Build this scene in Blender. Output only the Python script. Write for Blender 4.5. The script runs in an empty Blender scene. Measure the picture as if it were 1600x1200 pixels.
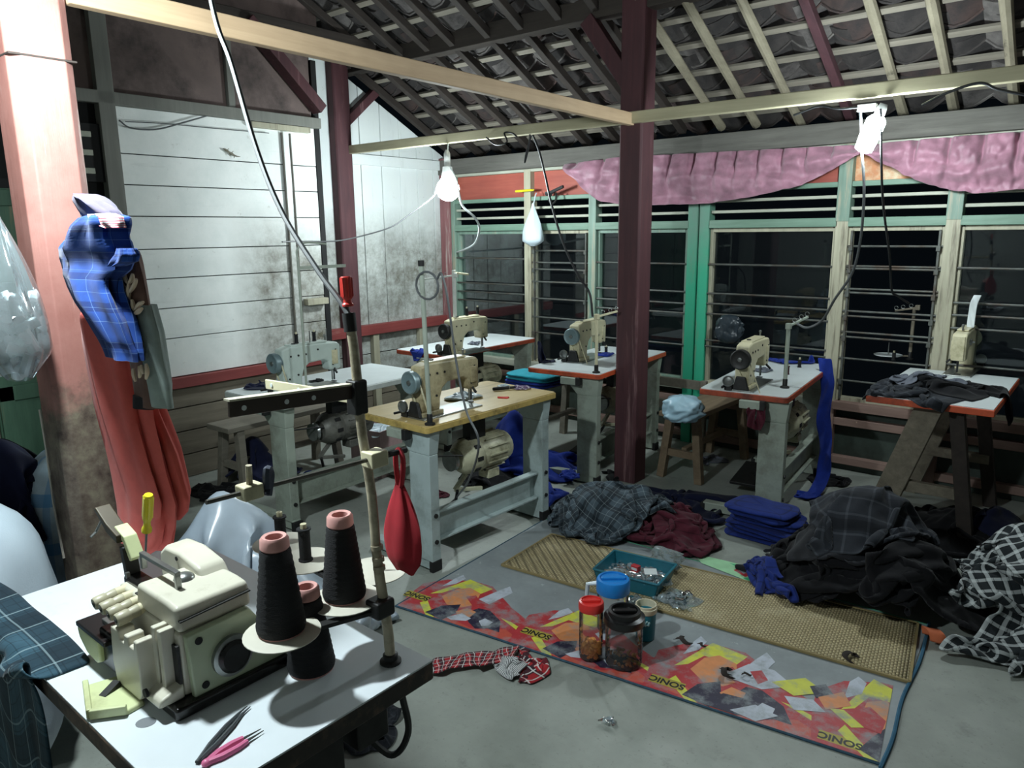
import bpy, bmesh, math, random
import numpy as np
from mathutils import Vector, Matrix, Euler, noise as mnoise
PI = math.pi
SC = bpy.context.scene
COL = SC.collection
rnd = random.Random(7)
RNG = np.random.default_rng(11)

# ---------------------------------------------------------------- camera
FOC = 1156.0
EYE = np.array([0.0, 0.0, 1.70])
ROT = np.array([[0.76987446, 0.12036066, -0.62674287],
                [0.63809308, -0.16275246, 0.75256153],
                [-0.01142515, -0.97929819, -0.20210026]])   # world <- (right, down, forward)
cam = bpy.data.cameras.new('camera')
cam.sensor_width = 36.0
cam.lens = FOC / 1600 * 36.0
cam.clip_start = 0.02
cam_o = bpy.data.objects.new('camera', cam)
COL.objects.link(cam_o)
r_, d_, f_ = ROT[:, 0], ROT[:, 1], ROT[:, 2]
cam_o.matrix_world = Matrix(((r_[0], -d_[0], -f_[0], EYE[0]), (r_[1], -d_[1], -f_[1], EYE[1]),
                             (r_[2], -d_[2], -f_[2], EYE[2]), (0, 0, 0, 1)))
SC.camera = cam_o

# ---------------------------------------------------------------- world, exposure
SC.view_settings.view_transform = 'Standard'
SC.view_settings.look = 'None'
SC.view_settings.gamma = 1.0
SC.view_settings.use_curve_mapping = False
SC.view_settings.exposure = 0.68
W = bpy.data.worlds.new('night_sky')
SC.world = W
W.use_nodes = True
W.node_tree.nodes['Background'].inputs[0].default_value = (0.05, 0.08, 0.11, 1)
W.node_tree.nodes['Background'].inputs[1].default_value = 0.02
LAMP_COL = (0.86, 0.98, 1.0)
LAMP_FRONT, LAMP_CORNER, LAMP_WINDOW = 980.0, 185.0, 260.0      # emission of the three lamps

def at(u, v, x=None, y=None, z=None):
    """Point of the place seen at pixel (u, v) on the plane x=, y= or z=."""
    d = ROT @ np.array([u - 800.0, v - 600.0, FOC])
    if z is not None: t = (z - EYE[2]) / d[2]
    elif x is not None: t = x / d[0]
    else: t = y / d[1]
    return Vector(EYE + t * d)

# ---------------------------------------------------------------- materials
def lin(c):
    if isinstance(c, str):
        c = [int(c[i:i + 2], 16) / 255 for i in (0, 2, 4)]
    return tuple((x / 12.92 if x <= 0.04045 else ((x + 0.055) / 1.055) ** 2.4) for x in c) + (1.0,)

class N:
    """Small node-tree writer."""
    def __init__(s, name):
        s.m = bpy.data.materials.new(name); s.m.use_nodes = True
        s.t = s.m.node_tree; s.b = s.t.nodes['Principled BSDF']; s.out = s.t.nodes['Material Output']
    def n(s, typ, **kw):
        n = s.t.nodes.new('ShaderNode' + typ)
        for k, v in kw.items(): setattr(n, k, v)
        return n
    def l(s, a, b): s.t.links.new(a, b)
    def coord(s, kind='Object'):
        return s.n('TexCoord').outputs[kind]
    def pos(s): return s.n('NewGeometry').outputs['Position']
    def noise(s, vec, scale, detail=3, rough=.6, stretch=None, dist=0):
        if stretch:
            mp = s.n('Mapping'); mp.inputs['Scale'].default_value = stretch; s.l(vec, mp.inputs[0]); vec = mp.outputs[0]
        n = s.n('TexNoise'); n.inputs['Scale'].default_value = scale; n.inputs['Detail'].default_value = detail
        n.inputs['Roughness'].default_value = rough; n.inputs['Distortion'].default_value = dist; s.l(vec, n.inputs['Vector']); return n.outputs[0]
    def ramp(s, fac, stops):
        r = s.n('ValToRGB'); e = r.color_ramp.elements
        while len(e) < len(stops): e.new(.5)
        for i, (p, c) in enumerate(stops):
            e[i].position = p; e[i].color = c if len(c) == 4 else tuple(c) + (1,)
        s.l(fac, r.inputs[0]); return r.outputs[0]
    def step(s, fac, a, b):
        r = s.n('MapRange'); r.inputs[1].default_value = a; r.inputs[2].default_value = b; s.l(fac, r.inputs[0]); return r.outputs[0]
    def math(s, op, a, b=0.0, c=None):
        m = s.n('Math', operation=op)
        for i, x in enumerate((a, b) if c is None else (a, b, c)):
            if hasattr(x, 'links'): s.l(x, m.inputs[i])
            else: m.inputs[i].default_value = x
        return m.outputs[0]
    def mix(s, fac, a, b, mode='MIX'):
        m = s.n('Mix', data_type='RGBA', blend_type=mode)
        for x, i in ((fac, 0), (a, 6), (b, 7)):
            if hasattr(x, 'links'): s.l(x, m.inputs[i])
            else: m.inputs[i].default_value = x
        return m.outputs[2]
    def sep(s, v):
        x = s.n('SeparateXYZ'); s.l(v, x.inputs[0]); return x.outputs
    def bump(s, h, strength=.3, dist=.01):
        b = s.n('Bump'); b.inputs['Strength'].default_value = strength; b.inputs['Distance'].default_value = dist
        s.l(h, b.inputs['Height']); s.l(b.outputs[0], s.b.inputs['Normal'])
    def set(s, color=None, rough=None, metal=None, **kw):
        for k, v in (('Base Color', color), ('Roughness', rough), ('Metallic', metal)):
            if v is None: continue
            if hasattr(v, 'links'): s.l(v, s.b.inputs[k])
            else: s.b.inputs[k].default_value = v
        for k, v in kw.items(): s.b.inputs[k.replace('_', ' ')].default_value = v
        return s.m

_mc = {}
def mat(name, col, rough=.55, metal=0., var=.12, scale=14, bump=.0, bscale=60, dirt=None, damt=.5, stretch=None, spec=None):
    """A plain coloured surface with tone variation, optional dirt and relief."""
    if name in _mc: return _mc[name]
    w = N(name); c = lin(col); v = w.coord()
    f = w.noise(v, scale, 4, stretch=stretch)
    a = tuple(x * (1 - var) for x in c[:3]) + (1,); b = tuple(min(1, x * (1 + var)) for x in c[:3]) + (1,)
    k = w.ramp(f, [(.3, a), (.7, b)])
    if dirt:
        g = w.noise(v, scale * .35, 6, .7)
        k = w.mix(w.step(g, .62 - damt * .3, .78 - damt * .2), k, lin(dirt))
    w.set(k, rough, metal)
    if spec is not None: w.b.inputs['Specular IOR Level'].default_value = spec
    if bump: w.bump(w.noise(v, bscale, 4, stretch=stretch), bump, .004)
    _mc[name] = w.m
    return w.m

def wood(name, c1, c2, axis=0, rough=.75, scale=9, bump=.35, wear=None):
    """Timber with grain running along one local axis."""
    if name in _mc: return _mc[name]
    w = N(name); v = w.coord(); st = [1, 1, 1]; st[axis] = .07
    g = w.noise(v, scale * 3, 6, .7, stretch=st, dist=.4); b = w.noise(v, 2.2, 3)
    k = w.ramp(g, [(.25, lin(c1)), (.75, lin(c2))])
    k = w.mix(w.math('MULTIPLY', w.step(b, .35, .7), .35), k, tuple(x * .6 for x in lin(c1)[:3]) + (1,))
    if wear: k = w.mix(w.step(w.noise(v, 6, 6, .75, stretch=st), .58, .66), k, lin(wear))
    w.set(k, rough); w.bump(g, bump, .004)
    _mc[name] = w.m
    return w.m

def fabric(name, col, stripes=(), rough=.9, var=.15, fray=0):
    """Cloth; stripes = (axis, repeats, width, phase, colour, strength) woven into the UV grid."""
    if name in _mc: return _mc[name]
    w = N(name); uv = w.n('UVMap').outputs[0]; s = w.sep(uv)
    f = w.noise(w.coord(), 20, 3); c = lin(col)
    k = w.ramp(f, [(.3, tuple(x * (1 - var) for x in c[:3])), (.7, tuple(min(1, x * (1 + var)) for x in c[:3]))])
    for ax, rep, wd, ph, sc, st in stripes:
        fr = w.math('FRACT', w.math('MULTIPLY_ADD', s[ax], rep, ph))
        k = w.mix(w.math('MULTIPLY', w.math('LESS_THAN', fr, wd), st), k, lin(sc))
    w.set(k, rough, Specular_IOR_Level=.15); w.bump(w.noise(w.coord(), 260, 2), .12, .002)
    w.b.inputs['Sheen Weight'].default_value = .08
    _mc[name] = w.m
    return w.m

def glassy(name, tint, clear=.8, rough=.08, ior=1.45):
    """Thin clear sheet: part see-through, part glossy by angle, a little milky."""
    if name in _mc: return _mc[name]
    w = N(name); w.t.nodes.remove(w.b)
    tr = w.n('BsdfTransparent'); tr.inputs[0].default_value = lin(tint)
    gl = w.n('BsdfGlossy'); gl.inputs['Roughness'].default_value = rough; gl.inputs[0].default_value = (.95, .98, 1, 1)
    df = w.n('BsdfDiffuse'); df.inputs[0].default_value = lin('c8d4d8')
    fr = w.n('Fresnel'); fr.inputs[0].default_value = ior
    m1 = w.n('MixShader'); m1.inputs[0].default_value = 1 - clear; w.l(tr.outputs[0], m1.inputs[1]); w.l(df.outputs[0], m1.inputs[2])
    m2 = w.n('MixShader'); w.l(fr.outputs[0], m2.inputs[0]); w.l(m1.outputs[0], m2.inputs[1]); w.l(gl.outputs[0], m2.inputs[2])
    w.l(m2.outputs[0], w.out.inputs[0])
    _mc[name] = w.m
    return w.m

def glow(name, strength, col=LAMP_COL):
    w = N(name); w.t.nodes.remove(w.b); e = w.n('Emission'); e.inputs[0].default_value = tuple(col) + (1,); e.inputs[1].default_value = strength
    w.l(e.outputs[0], w.out.inputs[0]); return w.m

# ---------------------------------------------------------------- mesh builder
def V(*a): return Vector(a)
class MB:
    def __init__(s): s.v = []; s.f = []; s.mi = []; s.cur = 0; s.uv = None
    def m(s, i): s.cur = i; return s
    def add(s, vs, fs):
        o = len(s.v); s.v += [tuple(p) for p in vs]; s.f += [tuple(i + o for i in q) for q in fs]; s.mi += [s.cur] * len(fs); return s
    def box(s, c, d, rz=0, rot=None):
        c = Vector(c); h = Vector(d) / 2
        R = rot if rot is not None else Matrix.Rotation(rz, 3, 'Z')
        vs = [c + R @ V(x * h.x, y * h.y, z * h.z) for z in (-1, 1) for y in (-1, 1) for x in (-1, 1)]
        return s.add(vs, [(0, 2, 3, 1), (4, 5, 7, 6), (0, 1, 5, 4), (2, 6, 7, 3), (0, 4, 6, 2), (1, 3, 7, 5)])
    def bar(s, p0, p1, w, h, up=(0, 0, 1)):
        p0 = Vector(p0); p1 = Vector(p1); a = (p1 - p0).normalized(); up = Vector(up)
        if abs(a.dot(up)) > .98: up = V(0, 1, 0)
        x = a.cross(up).normalized(); z = x.cross(a)
        vs = [p + x * i * w / 2 + z * j * h / 2 for p in (p0, p1) for j in (-1, 1) for i in (-1, 1)]
        return s.add(vs, [(0, 1, 3, 2), (4, 6, 7, 5), (0, 4, 5, 1), (2, 3, 7, 6), (0, 2, 6, 4), (1, 5, 7, 3)])
    def hexa(s, b, t):
        """Solid between the bottom loop b and the top loop t."""
        n = len(b)
        return s.add(list(b) + list(t), [tuple(range(n - 1, -1, -1)), tuple(range(n, 2 * n))] + [(i, (i + 1) % n, n + (i + 1) % n, n + i) for i in range(n)])
    def lathe(s, prof, o=(0, 0, 0), ax=(0, 0, 1), n=20, caps=True, sx=1.):
        """prof = (radius, height) along ax from o."""
        o = Vector(o); a = Vector(ax).normalized(); x = a.orthogonal().normalized(); y = a.cross(x)
        vs = []; 
        for r, h in prof:
            for i in range(n):
                t = 2 * PI * i / n; vs.append(o + a * h + (x * math.cos(t) * sx + y * math.sin(t)) * r)
        fs = [(k * n + i, k * n + (i + 1) % n, (k + 1) * n + (i + 1) % n, (k + 1) * n + i) for k in range(len(prof) - 1) for i in range(n)]
        if caps: fs += [tuple(range(n - 1, -1, -1)), tuple((len(prof) - 1) * n + i for i in range(n))]
        return s.add(vs, fs)
    def cyl(s, p0, p1, r0, r1=None, n=14):
        p0 = Vector(p0); p1 = Vector(p1); r1 = r0 if r1 is None else r1
        return s.lathe([(r0, 0), (r1, (p1 - p0).length)], p0, p1 - p0, n)
    def tube(s, pts, r, n=8, closed=False):
        pts = [Vector(p) for p in pts]; rs = r if isinstance(r, (list, tuple)) else [r] * len(pts)
        vs = []; nrm = None
        for i, p in enumerate(pts):
            a = (pts[min(i + 1, len(pts) - 1)] - pts[max(i - 1, 0)]).normalized()
            nrm = a.orthogonal().normalized() if nrm is None else (nrm - a * nrm.dot(a)).normalized()
            b = a.cross(nrm)
            vs += [p + (nrm * math.cos(2 * PI * k / n) + b * math.sin(2 * PI * k / n)) * rs[i] for k in range(n)]
        L = len(pts); fs = [(k * n + i, k * n + (i + 1) % n, (k + 1) * n + (i + 1) % n, (k + 1) * n + i) for k in range(L - 1) for i in range(n)]
        fs += [tuple(range(n - 1, -1, -1)), tuple((L - 1) * n + i for i in range(n))]
        return s.add(vs, fs)
    def prism(s, poly, fn, d0, d1):
        """poly of 2-D points carried into space by fn(a, b, depth)."""
        return s.hexa([fn(a, b, d0) for a, b in poly], [fn(a, b, d1) for a, b in poly])
    def ball(s, c, r, n=12, m=8, sq=(1, 1, 1)):
        c = Vector(c); prof = [(math.sin(PI * k / m) * r + 1e-4, -math.cos(PI * k / m) * r) for k in range(m + 1)]
        o = len(s.v); s.lathe(prof, (0, 0, 0), (0, 0, 1), n)
        s.v[o:] = [(c.x + p[0] * sq[0], c.y + p[1] * sq[1], c.z + p[2] * sq[2]) for p in s.v[o:]]
        return s
    def grid(s, P, uv=(1, 1), double=False):
        n, m = P.shape[:2]; o = len(s.v); s.v += [tuple(map(float, p)) for p in P.reshape(-1, 3)]
        s.f += [(o + a * m + b, o + a * m + b + 1, o + (a + 1) * m + b + 1, o + (a + 1) * m + b) for a in range(n - 1) for b in range(m - 1)]
        s.mi += [s.cur] * ((n - 1) * (m - 1))
        s.uv = (s.uv or []) + [(a / (n - 1) * uv[0], b / (m - 1) * uv[1]) for a in range(n) for b in range(m)]
        return s
    def mesh(s, name, mats, smooth=35):
        me = bpy.data.meshes.new(name); me.from_pydata(s.v, [], s.f)
        for q in (mats if isinstance(mats, (list, tuple)) else [mats]): me.materials.append(q)
        if any(s.mi): me.polygons.foreach_set('material_index', s.mi)
        if s.uv and len(s.uv) == len(s.v):
            l = me.uv_layers.new(name='UVMap'); idx = np.empty(len(me.loops), int); me.loops.foreach_get('vertex_index', idx)
            l.data.foreach_set('uv', np.array(s.uv, float)[idx].ravel())
        bm = bmesh.new(); bm.from_mesh(me); bmesh.ops.recalc_face_normals(bm, faces=bm.faces); bm.to_mesh(me); bm.free()
        if smooth:
            me.polygons.foreach_set('use_smooth', [True] * len(me.polygons)); me.set_sharp_from_angle(angle=math.radians(smooth))
        return me
    def obj(s, name, mats, parent=None, bev=0, smooth=35, sub=0, solid=0, loc=None, rz=0):
        o = bpy.data.objects.new(name, s.mesh(name, mats, smooth)); COL.objects.link(o)
        if parent is not None: o.parent = parent
        if loc is not None: o.location = loc
        if rz: o.rotation_euler.z = rz
        if sub: q = o.modifiers.new('sub', 'SUBSURF'); q.levels = q.render_levels = sub
        if solid: q = o.modifiers.new('solid', 'SOLIDIFY'); q.thickness = solid; q.offset = 0
        if bev:
            q = o.modifiers.new('bevel', 'BEVEL'); q.width = bev; q.segments = 2; q.limit_method = 'ANGLE'; q.angle_limit = .6; q.harden_normals = bool(smooth)
        return o

def tag(o, label=None, cat=None, group=None, kind=None):
    for k, v in (('label', label), ('category', cat), ('group', group), ('kind', kind)):
        if v: o[k] = v
    return o
def thing(name, label, cat, loc=(0, 0, 0), rz=0, group=None, rot=None):
    o = bpy.data.objects.new(name, None); COL.objects.link(o); o.location = loc; o.empty_display_size = .05
    o.rotation_euler = rot if rot is not None else (0, 0, rz)
    return tag(o, label, cat, group)
def struct(name, loc=(0, 0, 0)):
    o = bpy.data.objects.new(name, None); COL.objects.link(o); o.location = loc; o['kind'] = 'structure'; return o
def dup(root, loc=None, rz=None, label=None, group=None):
    r = root.copy(); COL.objects.link(r)
    if loc is not None: r.location = loc
    if rz is not None: r.rotation_euler = (0, 0, rz)
    if label: r['label'] = label
    if group: r['group'] = group
    for ch in list(root.children):
        c = ch.copy(); COL.objects.link(c); c.parent = r
        for g in list(ch.children):
            d = g.copy(); COL.objects.link(d); d.parent = c
    return r
def spline(pts, k=8):
    """Catmull-Rom through the points."""
    p = [Vector(q) for q in pts]; p = [p[0] * 2 - p[1]] + p + [p[-1] * 2 - p[-2]]; out = []
    for i in range(1, len(p) - 2):
        for j in range(k):
            t = j / k; a, b, c, d = p[i - 1:i + 3]
            out.append(.5 * ((2 * b) + (c - a) * t + (2 * a - 5 * b + 4 * c - d) * t * t + (3 * b - a - 3 * c + d) * t ** 3))
    return out + [p[-2]]
class HF:
    def __init__(s,x0,y0,x1,y1,res=.02,z=0.):
        s.x0,s.y0,s.r=x0,y0,res; s.h=np.full((int((x1-x0)/res)+2,int((y1-y0)/res)+2),float(z))
    def ix(s,P):
        return (np.clip(((P[...,0]-s.x0)/s.r).round().astype(int),0,s.h.shape[0]-1),np.clip(((P[...,1]-s.y0)/s.r).round().astype(int),0,s.h.shape[1]-1))
    def get(s,P):
        i,j=s.ix(P); return s.h[i,j]
    def add(s,P,k=1.):
        # rasterise subdivided
        Q=P
        for _ in range(2):
            a=np.empty((Q.shape[0]*2-1,Q.shape[1],3)); a[::2]=Q; a[1::2]=(Q[1:]+Q[:-1])/2
            b=np.empty((a.shape[0],a.shape[1]*2-1,3)); b[:,::2]=a; b[:,1::2]=(a[:,1:]+a[:,:-1])/2; Q=b
        i,j=s.ix(Q); np.maximum.at(s.h,(i,j),Q[...,2]*k)
        for _ in range(2):
            p=np.pad(s.h,1,mode='edge'); m=(p[1:-1,1:-1]*4+p[:-2,1:-1]+p[2:,1:-1]+p[1:-1,:-2]+p[1:-1,2:])/8
            s.h=np.maximum(m,s.h*.96)
def noise2(n,m,rng,f):
    # smooth random field
    g=rng.standard_normal((f+3,f+3)); x=np.linspace(0,f,n); y=np.linspace(0,f,m)
    i=x.astype(int); j=y.astype(int); u=x-i; v=y-j; u=u*u*(3-2*u); v=v*v*(3-2*v); u=u[:,None]; v=v[None]
    G=lambda a,b:g[np.ix_(i+a,j+b)]
    return (G(0,0)*(1-u)+G(1,0)*u)*(1-v)+(G(0,1)*(1-u)+G(1,1)*u)*v
def sim(P,rest,hf,pins=None,steps=140,its=6,g=9.8,dt=.016,bend=.25,th=.006,fr=.5,shear=.3,box=(),damp=.97):
    P=P.copy(); V=np.zeros_like(P); rx,ry=rest
    rd=(rx*rx+ry*ry)**.5
    W=np.ones(P.shape[:2]+(1,))
    if pins is not None: W[pins]=0
    P0=P.copy()
    def con(a,b,wa,wb,L,k):
        d=b-a; l=np.sqrt((d*d).sum(-1,keepdims=True))+1e-9; w=wa+wb; w=np.where(w==0,1,w)
        c=d*((l-L)/l/w*k)
        a+=c*wa; b-=c*wb
    for s in range(steps):
        V[...,2]-=g*dt; V*=damp
        Q=P.copy(); P=P+V*dt*W
        for _ in range(its):
            for o in (0,1):
                e=(P.shape[0]-o)//2*2; con(P[o:o+e:2],P[o+1:o+e:2],W[o:o+e:2],W[o+1:o+e:2],rx,1.)
                e=(P.shape[1]-o)//2*2; con(P[:,o:o+e:2],P[:,o+1:o+e:2],W[:,o:o+e:2],W[:,o+1:o+e:2],ry,1.)
            for o in range(2):
                e=(P.shape[0]-o)//2*2
                con(P[o:o+e:2,:-1],P[o+1:o+e:2,1:],W[o:o+e:2,:-1],W[o+1:o+e:2,1:],rd,shear)
                con(P[o:o+e:2,1:],P[o+1:o+e:2,:-1],W[o:o+e:2,1:],W[o+1:o+e:2,:-1],rd,shear)
            if bend:
                for o in range(4):
                    a=P[o::4]; b=P[o+2::4]; k=min(len(a),len(b)); con(a[:k],b[:k],W[o::4][:k],W[o+2::4][:k],2*rx,bend)
                    a=P[:,o::4]; b=P[:,o+2::4]; k=min(a.shape[1],b.shape[1]); con(a[:,:k],b[:,:k],W[:,o::4][:,:k],W[:,o+2::4][:,:k],2*ry,bend)
            hz=hf.get(P)+th; m=P[...,2]<hz
            P[...,2]=np.where(m,P[...,2]+np.minimum(hz-P[...,2],.03),P[...,2])
            P[...,:2]=np.where(m[...,None],P[...,:2]*(1-fr)+Q[...,:2]*fr,P[...,:2])
            for (lo,hi) in box:
                lo_=np.array(lo)-th; hi_=np.array(hi)+th
                ins=((P>lo_)&(P<hi_)).all(-1)
                if ins.any():
                    q=P[ins]; dl=q-lo_; dh=hi_-q; A=np.concatenate([dl,dh],1); k=A.argmin(1); r=np.arange(len(q))
                    ax=k%3; q[r,ax]=np.where(k<3,lo_[ax],hi_[ax]); P[ins]=q*1
            if pins is not None: P[pins]=P0[pins]
        V=(P-Q)/dt
        sp=np.sqrt((V*V).sum(-1,keepdims=True)); V*=np.minimum(1,2.5/(sp+1e-9))
    return P
def crumple(n,size,c,rad,hf,rng,z=.25,steps=120,ang=0,aniso=1.,**k):
    rx=size/(n-1); m=n; u=np.linspace(-1,1,n)[:,None]*np.ones((1,m)); v=np.linspace(-1,1,m)[None]*np.ones((n,1))
    a=noise2(n,m,rng,5)*.35; b=noise2(n,m,rng,5)*.35
    x=(u+a)*rad*aniso; y=(v+b)*rad
    ca,sa=np.cos(ang),np.sin(ang)
    P=np.stack([c[0]+x*ca-y*sa,c[1]+x*sa+y*ca,np.zeros_like(x)],-1)
    P[...,2]=hf.get(P)+z+noise2(n,m,rng,7)*.08+noise2(n,m,rng,3)*.05
    P[...,2]=np.maximum(P[...,2],hf.get(P)+.02)
    return sim(P,(rx,rx),hf,steps=steps,**k)
# ================================================================ SETTING
YB, XW, XV = 5.42, -5.02, -5.36          # window wall, plank wall, recessed board wall
# --- materials of the building
def m_concrete():
    w = N('concrete'); p = w.pos()
    a = w.noise(p, 1.3, 6, .65); b = w.noise(p, 9, 5, .7); c = w.noise(p, 60, 3)
    k = w.ramp(a, [(.3, lin('7c817a')), (.55, lin('969b94')), (.75, lin('adb0aa'))])
    k = w.mix(w.math('MULTIPLY', w.step(b, .58, .75), .45), k, lin('5e625c'))
    k = w.mix(w.math('MULTIPLY', w.step(c, .62, .7), .3), k, lin('55584f'))
    w.set(k, w.math('MULTIPLY_ADD', b, .35, .35)); w.bump(w.math('ADD', b, w.math('MULTIPLY', c, .3)), .15, .01)
    return w.m
def m_whiteboard(name, axis, base='eef1ee'):
    w = N(name); p = w.pos(); s = w.sep(p); st = [.5, .5, .5]; st[axis] = .06
    g = w.noise(p, 26, 5, .7, stretch=st); b = w.noise(p, 2.6, 6, .7); c = w.noise(p, 14, 6, .75)
    k = w.ramp(b, [(.3, lin('dde3e0')), (.6, lin(base))])
    k = w.mix(w.math('MULTIPLY', w.step(g, .6, .8), .35), k, lin('9da39c'))
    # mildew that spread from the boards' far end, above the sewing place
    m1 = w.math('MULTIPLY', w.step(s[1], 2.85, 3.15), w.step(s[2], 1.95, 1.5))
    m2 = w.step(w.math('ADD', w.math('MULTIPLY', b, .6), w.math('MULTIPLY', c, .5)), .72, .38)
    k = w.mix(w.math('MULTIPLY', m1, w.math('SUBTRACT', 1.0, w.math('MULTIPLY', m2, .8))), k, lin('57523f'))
    d = w.math('MULTIPLY', w.step(c, .62, .72), .5); k = w.mix(d, k, lin('a8a69c'))
    w.set(k, .6); w.bump(g, .2, .004)
    return w.m
def m_pillar():
    w = N('pillar_paint'); p = w.pos(); s = w.sep(p); v = w.coord()
    g = w.noise(v, 30, 6, .7, stretch=(1, 1, .06)); b = w.noise(v, 5, 6, .7); c = w.noise(v, 18, 5, .7)
    paint = w.ramp(b, [(.3, lin('86574f')), (.7, lin('9c7068'))])
    bare = w.ramp(c, [(.3, lin('3a2c27')), (.5, lin('5e5348')), (.72, lin('77705f'))])
    e = w.step(w.math('ADD', s[2], w.math('MULTIPLY', b, .5)), 1.50, 1.40)
    k = w.mix(e, paint, bare)
    k = w.mix(w.math('MULTIPLY', w.step(g, .63, .68), .55), k, lin('d9cfc6'))
    w.set(k, .55); w.bump(g, .3, .006)
    return w.m
M_CONC = m_concrete()
M_WH = m_whiteboard('white_painted_boards', 1)
M_WV = m_whiteboard('white_upright_boards', 2, 'd9dfdf')
M_PIL = m_pillar()
M_REDP = wood('dark_red_paint', '40242a', '5b3438', 2, .7, 8, .25, wear='7d5f60')
M_REDR = wood('red_rail_paint', '7c3434', '9a4c48', 1, .6, 8, .2, wear='b59a90')
M_REDX = wood('brick_red_paint', '9a4a40', 'b5604f', 0, .6, 8, .2)
M_LOWW = wood('weathered_boards', '5f584c', '928978', 1, .85, 6, .4)
M_DKW = wood('dark_old_timber', '241d1a', '3c332d', 1, .8, 7, .4)
M_DKX = wood('dark_old_beam', '2c2623', '4a423b', 0, .8, 7, .4)
M_PLATE = wood('grey_wall_plate', '4c4a45', '73706a', 0, .8, 7, .4)
M_PANEL = mat('brown_ply', '6a5a56', .75, var=.2, scale=5, dirt='362d2b')
M_JAMB = wood('grey_jamb', '6a6a64', '83847c', 2, .7, 6, .2)
M_GRN = wood('green_paint_upright', '667f70', '8ca597', 2, .55, 7, .2, wear='a89c86')
def m_greenfade():
    w = N('bright_green_paint'); p = w.pos(); s = w.sep(p); g = w.noise(p, 20, 5, .7, stretch=(1, 1, .08)); b = w.noise(p, 4, 4)
    k = w.mix(w.step(w.math('ADD', s[2], b), 2.3, 1.7), lin('68907f'), lin('2c9f7c')); k = w.mix(w.math('MULTIPLY', w.step(g, .58, .7), .6), k, lin('7a7a66'))
    w.set(k, .5); w.bump(g, .2, .004); return w.m
M_GRNB = m_greenfade()
M_GRNX = wood('green_paint_rail', '5d7d6b', '86a291', 0, .55, 7, .2)
M_CRM = wood('cream_frame', '9c9883', 'bdb8a2', 2, .6, 7, .2, wear='6d6757')
M_CRX = wood('cream_slat', '9da092', 'c2c3b3', 0, .6, 7, .2)
M_PINKW = wood('pinkish_timber', '7c6259', 'a0857a', 0, .75, 7, .3)
M_LOWP = mat('green_black_panel', '39443d', .6, var=.3, scale=5, dirt='20241f')
M_DOOR = wood('green_door', '2f4f3e', '4d7059', 2, .6, 5, .25, wear='6f6d55')
M_LUM = wood('new_lumber', 'a58a6c', 'c6ab8b', 1, .7, 6, .2)
M_LUMX = wood('new_lumber_cross', 'a9a184', 'c9c2a2', 0, .7, 6, .2)
M_BAM = wood('bamboo_rafter', '77705f', 'a29a85', 1, .65, 5, .25, wear='565044')
M_BAT = wood('roof_batten', '6b655b', '938c7f', 0, .8, 6, .3)
M_TILE = mat('clay_tile', '453f3d', .9, var=.45, scale=7, dirt='262323', damt=.9, bump=.4)
M_STEEL = mat('dull_bar', '565955', .55, .3, var=.25, scale=20, dirt='4a3b30')
M_GLASS = glassy('window_glass', 'f4f8f8', .996, .02)
M_BLACK = mat('black_gap', '0d0d0e', .8)

# --- floor
b = MB().box((-1.6, 2.2, -.05), (9.2, 7.6, .1)); tag(b.obj('floor', M_CONC, smooth=0), kind='structure')

def pieces(name, parent, boxes, m, bev=.004):
    """One object per box (centre, size)."""
    for c, d in boxes:
        MB().box((0, 0, 0), d).obj(name, m, parent, bev=bev, loc=c)

# --- plank wall with the green door
wl = struct('wall_left')
zs = [.735] + sorted(at(u, v, x=XW).z for u, v in ((214, 241), (215, 289), (216, 338), (219, 390), (224, 437), (240, 484), (254, 531))) + [2.50]
for z0, z1 in zip(zs, zs[1:]):
    MB().box((0, 0, 0), (.024, 3.66 - 2.17, z1 - z0 - .006)).obj('plank', M_WH, wl, bev=.003, loc=(XW - .012 + rnd.uniform(-.003, .003), (3.66 + 2.17) / 2, (z0 + z1) / 2))
MB().box((XW - .04, 1.3, 1.6), (.02, 4.75, 3.2)).obj('backing', M_BLACK, wl, smooth=0)
pieces('rail', wl, [((XW + .012, 2.62, .695), (.05, 2.1, .075))], M_REDR)
lz = [0, .17, .34, .51, .655]
for z0, z1 in zip(lz, lz[1:]):
    MB().box((0, 0, 0), (.026, 5.0, z1 - z0 - .008)).obj('plank', M_LOWW, wl, bev=.003, loc=(XW - .014 + rnd.uniform(-.004, .004), 1.16, (z0 + z1) / 2))
pieces('rail', wl, [((XW + .015, 2.5, 2.535), (.06, 2.4, .075))], M_JAMB)
pieces('panel', wl, [((XW - .015, 1.65, 2.86), (.02, .95, .60)), ((XW - .015, 2.55, 2.86), (.02, .79, .60)), ((XW - .015, 3.3, 2.86), (.02, .7, .60)), ((XW - .015, .5, 2.86), (.02, 1.3, .60)),
                     ((XW - .015, 3.0, 3.35), (.02, 1.5, .3)), ((XW - .015, 1.4, 3.35), (.02, 1.7, .3))], M_PANEL)
pieces('stud', wl, [((XW, 2.955 + .02, 2.86), (.04, .05, .58)), ((XW + .01, 2.115, 1.6), (.07, .10, 3.2)), ((XW + .005, 1.18, 2.3), (.05, .12, 2.0))], M_JAMB)
for y in (3.36, 3.43):
    MB().tube([(XW + .012, y, 2.44), (XW + .012, y + .004, 1.9), (XW + .012, y, .74)], .008).obj('conduit', mat('conduit', '5e5b53', .6), wl)
pieces('cover_strip', wl, [((XW + .008, 3.395, 1.6), (.014, .05, 1.7))], M_WH)
pieces('shelf_ledge', wl, [((XW + .03, 3.56, 1.17), (.06, .2, .05)), ((XW + .02, 3.35, 2.475), (.05, .5, .04))], M_CRM)
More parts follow.
